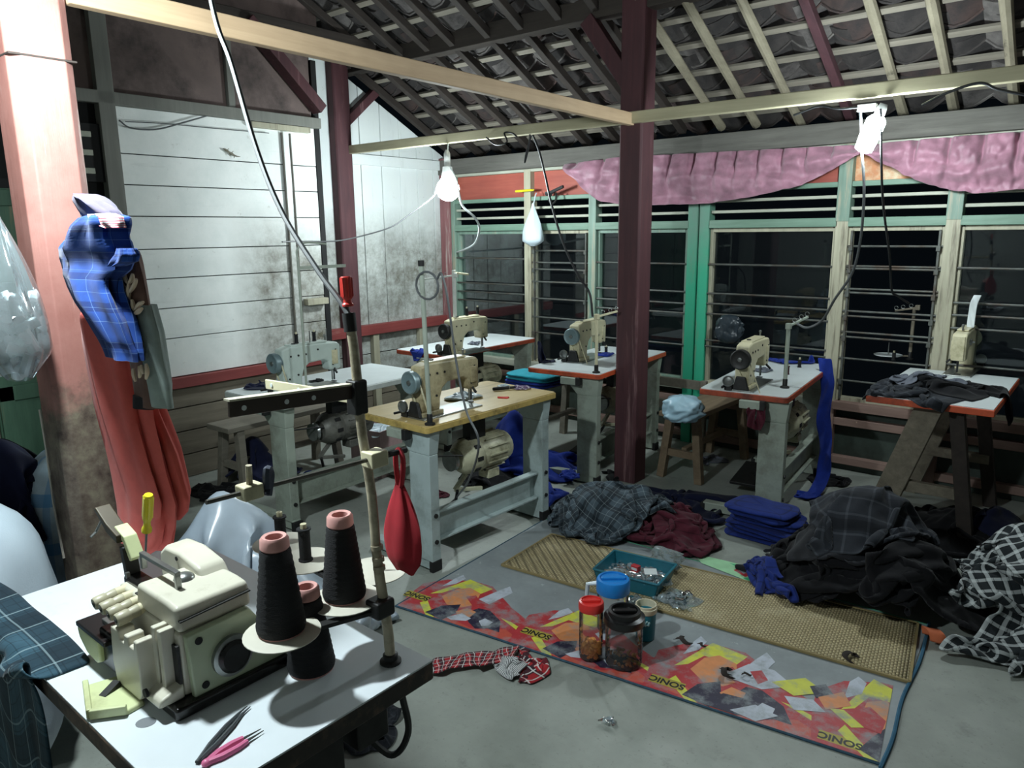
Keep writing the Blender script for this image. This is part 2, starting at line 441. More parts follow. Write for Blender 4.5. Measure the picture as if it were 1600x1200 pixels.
# vent over the door: black board with three pale slots
vp = [at(115, 196, x=XW), at(163, 280, x=XW)]
y0, y1, z1, z0 = 1.62, vp[1].y + .02, vp[0].z + .02, vp[1].z - .02
MB().box((XW + .004, (y0 + y1) / 2, (z0 + z1) / 2), (.03, y1 - y0, z1 - z0)).obj('vent_board', M_BLACK, wl, bev=.003)
for k in range(3):
    z = z1 - (k + .6) * (z1 - z0) / 3.2
    MB().box((XW + .022, (y0 + y1) / 2 - .03, z), (.012, (y1 - y0) * .8, .035)).obj('slot', M_CRX, wl, bev=.005)
door = struct('door_1')
pieces('door_panel', door, [((XW + .005, 1.62, 1.0), (.035, .62, 1.95)), ((XW + .005, .98, 1.0), (.035, .60, 1.95))], M_DOOR)
pieces('door_rail', door, [((XW + .03, 1.62, z), (.02, .60, .09)) for z in (.14, .8, 1.4, 1.92)] + [((XW + .03, .98, z), (.02, .58, .09)) for z in (.14, .8, 1.4, 1.92)], M_DOOR)
pieces('door_stile', door, [((XW + .03, y, 1.0), (.02, .08, 1.9)) for y in (.72, 1.24, 1.36, 1.88)], M_DOOR)

# --- recessed wall of upright white boards, cut to the roof slope
SL = math.tan(math.radians(27.0)); ZE = 2.44
def roof_z(y): return ZE + (YB - y) * SL
wv = struct('wall_recess')
ys = [3.55, 3.74, 3.95, 4.16, 4.385, 4.62, 4.84, 5.06, 5.27, YB]
for y0, y1 in zip(ys, ys[1:]):
    d = rnd.uniform(-.004, .004); a, c = y0 + .003, y1 - .003
    MB().hexa([(XV + d, a, .86), (XV + d, c, .86), (XV + d - .02, c, .86), (XV + d - .02, a, .86)],
              [(XV + d, a, roof_z(a) - .02), (XV + d, c, roof_z(c) - .02), (XV + d - .02, c, roof_z(c) - .02), (XV + d - .02, a, roof_z(a) - .02)]).obj('plank', M_WV, wv, bev=.003, smooth=0)
MB().hexa([(XV - .03, 3.5, 0), (XV - .03, YB, 0), (XV - .05, YB, 0), (XV - .05, 3.5, 0)], [(XV - .03, 3.5, roof_z(3.5)), (XV - .03, YB, roof_z(YB)), (XV - .05, YB, roof_z(YB)), (XV - .05, 3.5, roof_z(3.5))]).obj('backing', M_BLACK, wv, smooth=0)
pieces('rail', wv, [((XV + .03, 4.6, .83), (.08, 1.7, .09))], M_REDR)
pieces('rail', wv, [((XV + .015, 4.75, 2.335), (.03, 1.3, .09))], M_WV)
for z0, z1 in ((0, .2), (.2, .4), (.4, .6), (.6, .78)):
    MB().box((0, 0, 0), (.024, 1.85, z1 - z0 - .008)).obj('plank', M_LOWW if z0 < .3 else M_WV, wv, bev=.003, loc=(XV - .012, 4.5, (z0 + z1) / 2))
pieces('stud', wv, [((XV + .03, 4.42, .4), (.05, .07, .8)), ((XV + .03, 5.0, .4), (.05, .07, .8))], M_CRM)
MB().box((XV + .17, 3.69, 1.3), (.34, .05, 3.4)).obj('dark_gap_board', M_BLACK, wv, bev=.004)  # added black board paints the shadowed gap between planks and post

# --- window wall
wb = struct('wall_back')
MX = [-5.22, -4.27, -3.57, -2.60, -1.55, -.89, .12, 1.1]     # mullion centres
mull_m = [M_GRN, M_CRM, M_GRN, M_GRNB, M_CRM, M_CRM, M_CRM, M_CRM]
for i, (x, m) in enumerate(zip(MX, mull_m)):
    if i == 3:
        pieces('mullion', wb, [((x - .045, YB, 1.12), (.082, .1, 2.24)), ((x + .045, YB + .01, 1.12), (.082, .1, 2.24))], m)
    elif i in (4, 5):
        pieces('mullion', wb, [((x, YB, 1.37), (.085, .1, 1.75))], m)
        pieces('mullion', wb, [((x, YB - .002, .25), (.085, .1, .5))], wood('pinkish_upright', '7c6259', 'a0857a', 2, .75, 7, .3))
    else: pieces('mullion', wb, [((x, YB, 1.12), (.075, .1, 2.24))], m)
    if i in (4, 5, 6): pieces('mullion_head', wb, [((x, YB - .004, 1.99), (.089, .1, .50))], M_GRN)
pieces('corner_post', wb, [((XV + .07, YB - .02, 1.2), (.12, .12, 2.4))], wood('faded_red_upright', '7a4a4c', '98686a', 2, .6, 7, .2, wear='b5a5a0'))
for x0, x1 in zip(MX, MX[1:]):
    c, w_ = (x0 + x1) / 2, x1 - x0 - .07
    if x0 == -2.60: c += .03; w_ -= .05
    if x1 == -2.60: c -= .02; w_ -= .04
    right = x0 > -1.6
    pieces('rail', wb, [((c, YB - .005, 1.735), (w_, .09, .06)), ((c, YB, 1.985), (w_, .07, .035))], M_GRNX)
    pieces('slat', wb, [((c, YB + .01, z), (w_, .06, .022)) for z in (1.825, 1.905)], M_CRX)
    pieces('panel', wb, [((c, YB + .02, 2.11), (w_, .02, .22))], M_REDX if x0 != -1.55 else mat('orange_panel', 'c98a62', .7, dirt='d8cdb0'))
    pieces('sill', wb, [((c, YB - .02, .475), (w_, .12, .06))], M_PINKW if right else M_CRX)
    pieces('rail', wb, [((c, YB - .01, z), (w_, .07, .055)) for z in (.355, .075)], M_PINKW)
    pieces('panel', wb, [((c, YB + .02, .215), (w_, .02, .24)), ((c, YB + .02, .415), (w_, .02, .07)), ((c, YB + .02, .03), (w_, .06, .06))], M_LOWP)
MB().box((-2.1, YB - .01, 2.315), (6.6, .15, .14)).obj('wall_plate', M_PLATE, wb, bev=.006)
pieces('soffit_strip', wb, [((-2.1, YB + .0, 2.232), (6.5, .09, .025))], M_CRX)
BARS = [(780, (404, 444, 458, 472, 500)), (890, (392, 411, 422, 442, 469, 499, 524)), (1050, (412, 455, 473, 488, 537)), (1215, (415, 463, 480, 497, 541, 551)),
        (1400, (385, 417, 421, 454, 460, 490, 498, 524, 532, 567, 603)), (1560, (420, 476, 496, 517, 576)), (1560, (420, 476, 496, 517, 576))]
for i, (x0, x1) in enumerate(zip(MX, MX[1:])):
    wn = struct('window_%d' % (i + 1))
    xa, xb = x0 + (.09 if i == 3 else .0375), x1 - (.09 if i == 2 else .0375)
    fm = (M_GRN, M_CRM, M_GRN, M_CRM, M_CRM, M_CRM, M_CRM)[i]
    for x in (xa + .0125, xb - .0125):
        MB().box((x, YB + .01, 1.1), (.025, .06, 1.2)).obj('frame_stile', fm, wn, bev=.003)
    for z in (.515, 1.69):
        MB().box(((xa + xb) / 2, YB + .01, z), (xb - xa - .05, .06, .03)).obj('frame_rail', fm, wn, bev=.003)
    if i != 4:
        MB().box(((xa + xb) / 2, YB + .022, 1.1), (xb - xa - .04, .004, 1.16)).obj('pane', M_GLASS, wn, smooth=0)
    u, vs = BARS[i]
    for v in vs:
        z = at(u, v, y=YB - .03).z
        MB().cyl((xa, YB - .03, z), (xb, YB - .03, z), .0075, n=8).obj('bar', M_STEEL, wn)
    if i in (1, 4):
        for x in (xa + .03, xb - .03):
            MB().box((x, YB - .035, 1.1), (.014, .02, 1.16)).obj('hinge_strip', M_STEEL, wn, bev=.002)
            for v in vs[::2]:
                MB().box((x, YB - .045, at(u, v, y=YB - .03).z - .012), (.026, .025, .035)).obj('clip', M_STEEL, wn, bev=.003)

# walls behind the viewer close the room
tag(MB().box((2.6, 2.2, 1.6), (.08, 7.6, 3.4)).obj('wall_right', mat('grey_wall', '8a8d88', .8), smooth=0), kind='structure')
tag(MB().box((-1.6, -1.2, 1.8), (9, .08, 3.6)).obj('wall_front', mat('grey_wall', '8a8d88', .8), smooth=0), kind='structure')

# --- pillars, beams
def pillar(x, y, w, z1, m, ch=.012):
    p = struct('pillar', (x, y, 0)); h = w / 2
    a = [(-h, -h + ch), (-h + ch, -h), (h - ch, -h), (h, -h + ch), (h, h - ch), (h - ch, h), (-h + ch, h), (-h, h - ch)]
    MB().hexa([(px, py, 0) for px, py in a], [(px, py, z1) for px, py in a]).obj('shaft', m, p, bev=.003, smooth=0)
    return p
p1 = pillar(-2.545, .885, .175, 4.1, M_PIL, .03)
p2 = pillar(-2.525, 4.30, .165, 4.0, M_REDP)
p3 = pillar(XV + .0, 4.15, .17, 3.5, M_REDP)
# collar under the front pillar's neck
MB().box((0, 0, 2.20), (.179, .179, .007)).obj('collar', M_DKW, p1, bev=.003)
MB().bar((0, -.04, 2.55), (-.35, -.04, 3.02), .08, .1).obj('brace', M_REDP, p2, bev=.005)
_o = V(XV, 4.15, 0); MB().bar(at(500, 172, x=XW + .07) - _o, at(384, 30, x=XW + .07) - _o, .08, .11, up=(1, 0, 0)).obj('brace', M_REDP, p3, bev=.005)
MB().bar((.03, .05, 2.62), (.03, .42, 2.93), .07, .09, up=(1, 0, 0)).obj('brace', M_REDP, p3, bev=.005)
def beam(p0, p1, w, h, m, up=(0, 0, 1)):
    o = MB().bar(p0, p1, w, h, up).obj('beam', m, bev=.006); o['kind'] = 'structure'; return o
# white flex stapled down the front pillar
MB().tube([at(62, 640, y=.795) - V(-2.545, .885, 0), at(72, 700, y=.795) - V(-2.545, .885, 0), at(84, 790, y=.794) - V(-2.545, .885, 0), at(100, 872, y=.794) - V(-2.545, .885, 0)], .004, 6).obj('stapled_flex', mat('old_white_flex', 'b5ada2', .6), p1)
beam((-5.6, 4.30, 3.09), (1.6, 4.30, 3.07), .11, .13, M_DKX)
beam((XW + .03, -.5, 3.14), (XW + .03, 4.4, 3.14), .12, .16, M_DKW)
beam((XW + .03, 2.6, 3.30), (-2.5, 2.6, 3.42), .1, .15, M_DKX)
beam((-5.3, 2.9, roof_z(2.9) - .1), (1.6, 2.9, roof_z(2.9) - .1), .1, .13, M_DKX)
beam((-2.50, .98, 2.405), (-2.52, 4.22, 2.375), .045, .075, M_LUM)
beam((-5.30, 4.215, 2.40), (1.4, 4.20, 2.36), .045, .07, M_LUMX)

M_DKP = wood('purplish_rafter', '3a2228', '553238', 1, .75, 6, .3)
# --- roof seen from below
ceil = struct('ceiling')
sv = V(0, -math.cos(math.atan(SL)), math.sin(math.atan(SL))); nv = V(0, math.sin(math.atan(SL)), math.cos(math.atan(SL)))
def on_roof(x, s, n): return V(x, YB + .12, ZE - .12 * SL + .01) + sv * s + nv * n
SLEN = 4.4
for i in range(23):
    x = -5.26 + i * .305 + rnd.uniform(-.03, .03); k = rnd.uniform(-.03, .03)
    s0 = 0 if rnd.random() < .7 else .06
    pts = [on_roof(x + k * t, s0 + t * (SLEN - s0), .03 + .006 * math.sin(t * 7 + i)) for t in [j / 14 for j in range(15)]]
    if x > -2.6 and i % 5 != 2:
        MB().tube(pts, [.029 + (.004 if j % 3 == 0 else 0) for j in range(15)], 8).obj('rafter', M_BAM, ceil)
    else:
        MB().bar(pts[0], pts[-1], .055, .055, nv).obj('rafter', M_DKW if x < -2.6 else M_DKP, ceil, bev=.005)
for j in range(17):
    s = .14 + j * .26
    MB().bar(on_roof(-5.4, s, .07 + rnd.uniform(0, .006)), on_roof(1.6, s + rnd.uniform(-.03, .03), .072), .045, .022, nv).obj('batten', M_BAT, ceil, bev=.003)
# clay tiles: one wavy shell with a lip, hung row over row
def tile_mesh():
    b = MB(); w_, l_ = .262, .315; xs = [-.5, -.3, -.1, .12, .34, .5]; zs_ = [.026, -.004, -.020, -.006, .022, .036]
    top = []; bot = []
    for s_, up in ((0, .0), (l_, .0)):
        q = (lambda x: -.055 * (1 - 4 * x * x)) if s_ == 0 else (lambda x: 0)
        bot.append([V(x * w_, 0, 0) + sv * (s_ + q(x)) + nv * z for x, z in zip(xs, zs_)])
        top.append([V(x * w_, 0, 0) + sv * (s_ + q(x)) + nv * (z + .012) for x, z in zip(xs, zs_)])
    n = len(xs); vs = bot[0] + bot[1] + top[0] + top[1]; fs = []
    for k in range(n - 1):
        fs += [(k, k + 1, n + k + 1, n + k), (2 * n + k, 3 * n + k, 3 * n + k + 1, 2 * n + k + 1), (k, 2 * n + k, 2 * n + k + 1, k + 1), (n + k, n + k + 1, 3 * n + k + 1, 3 * n + k)]
    fs += [(0, n, 3 * n, 2 * n), (n - 1, 3 * n - 1, 4 * n - 1, 2 * n - 1)]
    b.add(vs, fs)
    # curved nose lip under the lower edge
    b.tube([V(x * w_, 0, 0) + sv * (-.055 * (1 - 4 * x * x)) + nv * (z - .004) for x, z in zip(xs, zs_)], .009, 5)
    return b
tms = [tile_mesh().mesh('roof_tile', M_TILE, 50), tile_mesh().mesh('roof_tile', mat('clay_tile_reddish', '4c3a36', .9, var=.35, scale=7, dirt='2a2626', damt=.8, bump=.4), 50),
       tile_mesh().mesh('roof_tile', mat('clay_tile_pale', '6a6562', .9, var=.3, scale=7, dirt='353131', damt=.7, bump=.4), 50)]
spots = []
for j in range(17):
    for i in range(27):
        spots.append((-5.3 + i * .258 + (j % 2) * .02, -.02 + j * .26, j))
def seen(sp):
    p = on_roof(sp[0], sp[1] + .1, .1); c = ROT.T @ (np.array(p) - EYE)
    if c[2] < .1: return 99
    u, v = 800 + FOC * c[0] / c[2], 600 + FOC * c[1] / c[2]
    return c[2] + (0 if -60 < u < 1660 and -60 < v < 1260 else 50)
spots.sort(key=seen)
rest = MB()
for k, (x, s, j) in enumerate(spots):
    p = on_roof(x, s, .105 + rnd.uniform(-.004, .006)); r = rnd.uniform(-.03, .03)
    if k < 290:
        o = bpy.data.objects.new('roof_tile', rnd.choice((tms[0], tms[0], tms[1], tms[2]))); COL.objects.link(o); o.parent = ceil; o.location = p; o.rotation_euler = (rnd.uniform(-.02, .02), rnd.uniform(-.03, .03), r)
    else:
        t = tms[0]; off = len(rest.v); rest.v += [tuple(p + v.co) for v in t.vertices]; rest.f += [tuple(i + off for i in q.vertices) for q in t.polygons]; rest.mi += [0] * len(t.polygons)
tag(rest.obj('roof_tiling', M_TILE, ceil), kind='stuff')
MB().bar(on_roof(-5.5, 0, .16) + sv * SLEN / 2, on_roof(1.7, 0, .16) + sv * SLEN / 2, SLEN + .2, .02, nv).obj('roof_felt', M_BLACK, ceil, smooth=0)
for yy in (1.2,):
    MB().box((-1.9, .0, 4.22), (7.6, 2.8, .05)).obj('upper_boarding', M_DKX, ceil, smooth=0)

# ---------------------------------------------------------------- lamps
M_SOCK = mat('white_plastic', 'd5d8d4', .4)
M_WIRE = mat('black_wire', '17181a', .5)
M_WIREG = mat('grey_wire', '55585a', .5)
M_WIREW = mat('white_wire', 'cfd6d6', .45)
def bulb(name, label, c, r, strength, tilt=(0, 0, 0)):
    t = thing(name, label, 'lamp', c, rot=tilt)
    MB().ball((0, 0, 0), r, 16, 10).obj('glowing_globe', glow('light_of_' + name, strength), t)
    MB().lathe([(r * .5, r * .86), (r * .55, r * 1.1), (r * .45, r * 1.5), (r * .4, r * 1.9)], n=14).obj('collar', M_SOCK, t)
    MB().lathe([(.021, r * 1.9), (.024, r * 2.0), (.024, r * 3.0), (.012, r * 3.3)], n=14).obj('socket', M_SOCK, t)
    return t
LB = at(700, 296, y=4.19)
bulb('corner_bulb', 'bare glowing globe bulb hanging in the corner beside the windows', LB, .088, LAMP_CORNER)  # globe made larger than the bulb to take in its glow
LF = V(-1.92, .60, 2.27)
_b = bulb('pillar_bulb', 'bare glowing bulb hanging above the overlock table near the thick pillar', LF, .05, LAMP_FRONT)
MB().tube([(0, 0, .15), (.004, 0, 1.0), (0, 0, 1.92)], .004, 6).obj('flex', M_WIREW, _b)
LW0, LW1 = at(1377, 172, y=4.17), at(1347, 238, y=4.17)
t = thing('tube_lamp', 'slanted glowing tube lamp under the cross batten above the pink curtain', 'lamp', LW0)
a = (LW1 - LW0)
MB().lathe([(.03, .03), (.046, .05), (.048, a.length * .6), (.042, a.length * .95), (.018, a.length)], ax=a, n=16).obj('glowing_tube', glow('light_of_tube', LAMP_WINDOW), t)  # tube widened so its shape includes the glow around the lamp
MB().lathe([(.018, -.03), (.024, -.01), (.026, .03)], ax=a, n=14).obj('socket', M_SOCK, t)
MB().box((-.07, .01, .02), (.09, .035, .035)).obj('switch_box', M_SOCK, t, bev=.004)
# ================================================================ SEWING TABLES AND MACHINES
TZ = .78
M_FRAME = mat('grey_green_enamel', '9aa397', .5, var=.1, scale=8, dirt='6f7266', damt=.4)
M_FRAMEB = mat('pale_blue_enamel', 'a9b8b8', .45, var=.06, scale=8, dirt='7f8a88', damt=.3)
M_TOPW = mat('white_laminate', 'd4dbdc', .35, var=.05, scale=6, dirt='a8aca8', damt=.2)
M_TOPY = wood('worn_yellow_laminate', 'b39a62', 'cdb682', 1, .45, 5, .1, wear='9a8458')
M_EDGO = mat('orange_edge', 'c4512c', .5, var=.15, scale=20, dirt='7c3826', damt=.4)
M_EDGR = mat('dark_red_edge', 'a8492e', .55, var=.2, scale=20, dirt='5c2a20', damt=.5)
M_EDGW = mat('pale_edge', 'b4bab6', .5, var=.1)
M_EDGY = mat('yellow_edge', 'b59c5a', .55, var=.15, scale=20, dirt='5c4d2c', damt=.4)
M_RUB = mat('black_rubber', '151516', .7)
M_IRON = mat('dark_iron', '2a2a2a', .5, .4, var=.3, scale=30)
M_CHR = mat('worn_steel', '8f9290', .3, .8, var=.2, scale=30)
M_HWG = mat('grey_blue_wheel', '6d8084', .4, .2, var=.15)
M_CREAM = mat('cream_enamel', 'cfc8a8', .4, var=.08, scale=10, dirt='8d8462', damt=.35)
M_OLDC = mat('dirty_cream_enamel', 'b5aa88', .45, var=.15, scale=12, dirt='6b5f42', damt=.6)
M_MINT = mat('pale_mint_enamel', 'b9c6bf', .4, var=.06, scale=10, dirt='8f9a92', damt=.2)
M_MOTC = mat('cream_motor', 'b9b79c', .45, var=.12, scale=16, dirt='66624c', damt=.5)
M_MOTG = mat('grey_motor', '6c6b64', .5, .2, var=.2, scale=16, dirt='3b3a36', damt=.6)
M_THRK = mat('black_thread', '101114', .85, bump=.5, bscale=300)

def sewing_table(label, loc, rz, w, l, top, edge, frame, motor, legx=.17, mot=True, h=TZ, notch=False):
    t = thing('sewing_table', label, 'table', (loc[0], loc[1], 0), rz, 'sewing tables of the workshop')
    hx, hy = w / 2, l / 2; th = .036
    def rr(r, a):
        P = []
        for cx, cy, s in ((a - 0, 0, 0), (0, 0, 1), (0, 0, 2), (0, 0, 3)):
            pass
        for q, (sx, sy) in enumerate(((1, 1), (-1, 1), (-1, -1), (1, -1))):
            for k in range(4):
                an = PI / 2 * q + PI / 6 * k
                P.append((sx * (hx - a - r) + math.cos(an) * r, sy * (hy - a - r) + math.sin(an) * r))
        return P
    MB().hexa([(x, y, h - th) for x, y in rr(.025, 0)], [(x, y, h - .004) for x, y in rr(.025, 0)]).obj('edge_band', edge, t, bev=.004)
    MB().hexa([(x, y, h - .004) for x, y in rr(.022, .006)], [(x, y, h) for x, y in rr(.022, .006)]).obj('tabletop', top, t)
    for s in (-1, 1):
        y = s * (hy - .07)
        b = MB()
        b.hexa([(legx - .075, y - .03, .05), (legx + .075, y - .03, .05), (legx + .075, y + .03, .05), (legx - .075, y + .03, .05)],
               [(legx - .075, y - .03, h - .16), (legx + .075, y - .03, h - .16), (legx + .075, y + .03, h - .16), (legx - .075, y + .03, h - .16)])
        b.hexa([(legx - .075, y - .03, h - .16), (legx + .075, y - .03, h - .16), (legx + .075, y + .03, h - .16), (legx - .075, y + .03, h - .16)],
               [(legx - .19, y - .035, h - th), (legx + .09, y - .035, h - th), (legx + .09, y + .035, h - th), (legx - .19, y + .035, h - th)])
        leg = b.obj('leg', frame, t, bev=.004)
        for z in (.16, .30):
            MB().cyl((legx + .075, y, z), (legx + .083, y, z), .012, n=8).obj('bolt', M_IRON, leg)
        f = MB().box((0, y, .04), (w * .84, .06, .055)).obj('foot', frame, t, bev=.006)
        for q in (-1, 1):
            MB().box((q * w * .42, y, .03), (.03, .066, .06)).obj('foot_cap', M_RUB, f, bev=.005)
    MB().box((legx, 0, .22), (.022, l - .2, .15)).box((legx + .02, 0, .145), (.05, l - .2, .012)).box((legx + .02, 0, .295), (.05, l - .2, .012)).obj('crossbar', frame, t, bev=.003)
    MB().box((legx - .1, 0, h - .06), (.04, l - .2, .04)).obj('stretcher', frame, t, bev=.003)
    if mot:
        r = .098; y0 = -l * .15; c = (.13 if w < .57 else .09, y0, h - .27)
        b = MB().lathe([(.06, -.02), (r * .8, 0), (r, .03), (r, .10), (r * .93, .11), (r * .93, .12), (r, .13), (r, .30), (r * .85, .35), (.03, .36)], c, (0, 1, 0), 20)
        m = b.obj('motor', motor, t)
        b = MB()
        for k in range(14):
            an = 2 * PI * k / 14
            b.box((c[0] + math.cos(an) * r, c[1] + .215, c[2] + math.sin(an) * r), (.02, .15, .008), rot=Matrix.Rotation(-an, 3, 'Y'))
        tag(b.obj('cooling_fins', motor, m), kind='stuff')
        b = MB()
        for k in range(9):
            an = 2 * PI * k / 9
            b.box((c[0] + math.cos(an) * r * .98, c[1] + .065, c[2] + math.sin(an) * r * .98), (.012, .04, .022), rot=Matrix.Rotation(-an, 3, 'Y'))
        tag(b.obj('air_slots', M_BLACK, m), kind='stuff')
        MB().lathe([(.02, -.075), (.055, -.075), (.045, -.062), (.055, -.05), (.02, -.045), (.02, 0)], c, (0, 1, 0), 18).obj('pulley', M_CHR, m)
        MB().bar((c[0], c[1] + .12, c[2] + r * .9), (c[0], c[1] + .12, h - th), .06, .12, (0, 1, 0)).obj('bracket', M_IRON, m, bev=.004)
        MB().bar((c[0], c[1] + .05, c[2] - r), (c[0] - .02, c[1] - .02, c[2] - r - .08), .025, .02).bar((c[0] - .02, c[1] - .02, c[2] - r - .08), (c[0] + .03, c[1] + .14, c[2] - r - .1), .02, .02).obj('clutch_lever', motor, m, bev=.003)
        MB().box((c[0] + .03, c[1] + .2, c[2] - r - .02), (.08, .09, .05)).obj('terminal_box', motor, m, bev=.006)
        MB().bar((c[0], c[1] - .02, c[2] - r - .08), (-.05, y0 + .12, .12), .014, .014).obj('treadle_rod', M_IRON, t)
        MB().box((-.06, y0 + .2, .1), (.24, .36, .02), rot=Matrix.Rotation(.12, 3, 'X')).obj('treadle', M_IRON, t, bev=.004)
        MB().box((w * .1, -hy + .005, h - .062), (.12, .05, .05)).obj('switch', M_FRAME, t, bev=.006)
        MB().box((w * .1 + .07, -hy + .0, h - .06), (.03, .04, .055)).obj('switch_knob', M_IRON, t, bev=.004)
        MB().tube(spline([(w * .3, -hy + .1, h - .1), (w * .2, -hy + .1, h - .2), (c[0] + .05, c[1], c[2] + .02), (c[0] + .04, c[1] + .18, c[2] - r - .02)], 6), .005, 6).obj('cable', M_WIRE, t)
    return t

def sewing_machine(label, o, rz, body, wheel=None, spools=(), dial=True):
    """Lockstitch head: the hand wheel points to -y, the needle end to +y, the working side to -x."""
    wheel = wheel or M_HWG
    t = thing('sewing_machine', label, 'sewing machine', o, rz, 'sewing machines on the tables'); t.scale = (.88, .88, .88)
    MB().box((0, .03, .004), (.178, .48, .012)).obj('bed', M_CHR, t, bev=.003)
    MB().box((-.0, -.11, .022), (.12, .17, .03)).obj('foot_block', body, t, bev=.008)
    prof = [(-.185, .03), (-.04, .03), (-.035, .10), (-.015, .155), (.03, .185), (.15, .19), (.185, .175), (.195, .11), (.285, .11), (.292, .28), (.27, .303), (.12, .312), (-.12, .315), (-.185, .30)]
    MB().prism(prof, lambda a, b, d: (d, a, b), -.046, .046).obj('arm', body, t, bev=.014)
    MB().box((0, .04, .316), (.075, .30, .012)).obj('top_cover', body, t, bev=.005)
    MB().box((0, .290, .2), (.07, .012, .17)).obj('face_plate', M_CHR if body is M_OLDC else body, t, bev=.004)
    # back: plates, screws
    b = MB()
    for y, z in ((-.12, .25), (-.06, .25), (.0, .25), (.1, .27), (.22, .15), (.25, .25), (-.14, .1), (-.07, .12)):
        b.cyl((.046, y, z), (.05, y, z), .007, n=8)
    tag(b.obj('screws', M_IRON, t), kind='stuff')
    MB().box((.048, .24, .2), (.008, .05, .1)).obj('back_plate', M_OLDC if body is M_OLDC else M_CREAM, t, bev=.003)
    w = MB().lathe([(.018, -.030), (.045, -.028), (.060, -.035), (.066, -.03), (.067, -.004), (.052, 0), (.052, .010), (.058, .014), (.03, .022)], (0, -.205, .215), (0, 1, 0), 26).obj('handwheel', wheel, t)
    MB().lathe([(.002, -.040), (.014, -.038), (.016, -.028)], (0, -.205, .215), (0, 1, 0), 14).obj('hub', M_CHR, w)
    for s in (-1, 1):
        MB().bar((s * .050, -.198, .205), (s * .036 + .09, -.19, -.0), .008, .006).obj('belt', M_CREAM, t)
    MB().hexa([(-.05, -.19, .01), (.06, -.19, .01), (.06, -.215, .01), (-.05, -.215, .01)], [(-.03, -.19, .10), (.03, -.19, .10), (.03, -.21, .10), (-.03, -.21, .10)]).obj('belt_guard', body if body is M_MINT else M_IRON, t, bev=.008)
    bw = MB().lathe([(.008, -.012), (.026, -.008), (.030, -.016), (.036, -.016), (.036, .0), (.012, .002)], (-.075, -.215, .065), (0, 1, 0), 16).obj('bobbin_winder', M_CHR, t)
    MB().box((-.075, -.195, .02), (.05, .05, .035)).box((-.10, -.24, .03), (.012, .06, .014)).obj('winder_base', M_IRON, bw, bev=.003)
    MB().cyl((0, .245, .03), (0, .245, .115), .005, n=8).obj('needle_bar', M_CHR, t)
    MB().cyl((0, .262, .03), (0, .262, .115), .006, n=8).box((-.005, .262, .018), (.04, .02, .006)).obj('presser_foot', M_IRON, t, bev=.001)
    MB().bar((.03, .235, .13), (.075, .23, .09), .012, .014).obj('knee_lifter', M_IRON, t, bev=.003)
    MB().lathe([(.02, 0), (.02, .012), (.008, .014), (.006, .03)], (-.046, .17, .235), (-1, 0, 0), 14).obj('tension_dial', M_CHR, t)
    MB().cyl((0, .2, .315), (0, .2, .345), .006, n=8).ball((0, .2, .35), .01, 8, 6).obj('thread_guide', M_CHR, t)
    MB().cyl((0, -.06, .318), (0, -.06, .328), .014, n=12).obj('oil_cap', M_IRON, t)
    for (x, y) in spools:
        s = MB().cyl((x, y, .32), (x, y, .40), .004, n=6).obj('spool_pin', M_CHR, t)
    return t

def spool(label, c, r=.012, h=.045, m=None, group=None, name='thread_spool'):
    s = thing(name, label, 'thread spool', c, 0, group)
    MB().lathe([(r, 0), (r, .004), (r * .82, .006), (r * .82, h - .006), (r, h - .004), (r, h)], n=12).obj('wound_thread', m or M_THRK, s)
    MB().cyl((0, 0, h), (0, 0, h + .012), r * .45, n=8).obj('core', M_CREAM, s)
    return s

def frame_of(A, B, C):
    """Centre, angle, width, length of a table top from three corners (near a, near b, far b)."""
    ax = (C - B); ang = math.atan2(ax.y, ax.x) - PI / 2
    c = (A + C) / 2
    return c, ang, (B - A).length, ax.length
def corner(tb, x, y):
    return Matrix.Translation(tb.location) @ Matrix.Rotation(tb.rotation_euler.z, 4, 'Z') @ V(x, y, 0)
def head_at(u, v, rz, z=TZ):
    """Origin of a head whose hand wheel is seen at (u, v)."""
    p = at(u, v, z=z + .215 * .88); d = Matrix.Rotation(rz, 3, 'Z') @ V(0, -.225 * .88, 0)
    return V(p.x - d.x, p.y - d.y, z)

# --- worn wooden table in the middle
A, B_, C_ = at(553, 642, z=TZ), at(668, 668, z=TZ), at(872, 612, z=TZ)
c, a2, w2, l2 = frame_of(A, B_, C_)
T2 = sewing_table('sewing table with worn yellowish top on pale blue metal legs', c, a2, w2, l2, M_TOPY, M_EDGY, M_FRAMEB, M_MOTC)
H2 = sewing_machine('grimy cream sewing machine on the worn yellowish table', head_at(641, 598, a2), a2, M_OLDC)
print('T2', [round(x, 2) for x in (*c, a2, w2, l2)])
# --- table with the mint machine beside the plank wall
C_ = at(626, 575, z=TZ); A = at(348, 611, z=TZ); a6 = .03
w6 = .60; l6 = 1.17
B_ = A + Matrix.Rotation(a6, 3, 'Z') @ V(w6, 0, 0); c = A + Matrix.Rotation(a6, 3, 'Z') @ V(w6 / 2, l6 / 2, 0)
T6 = sewing_table('white topped sewing table with pale edge beside the white plank wall', c, a6, w6, l6, M_TOPW, M_EDGW, M_FRAME, M_MOTG)
H6 = sewing_machine('pale mint sewing machine in front of the white plank wall', head_at(427, 568, a6), a6, M_MINT, spools=((.02, .06), (.02, .2)))
print('T6', [round(x, 2) for x in (*c, *C_)])
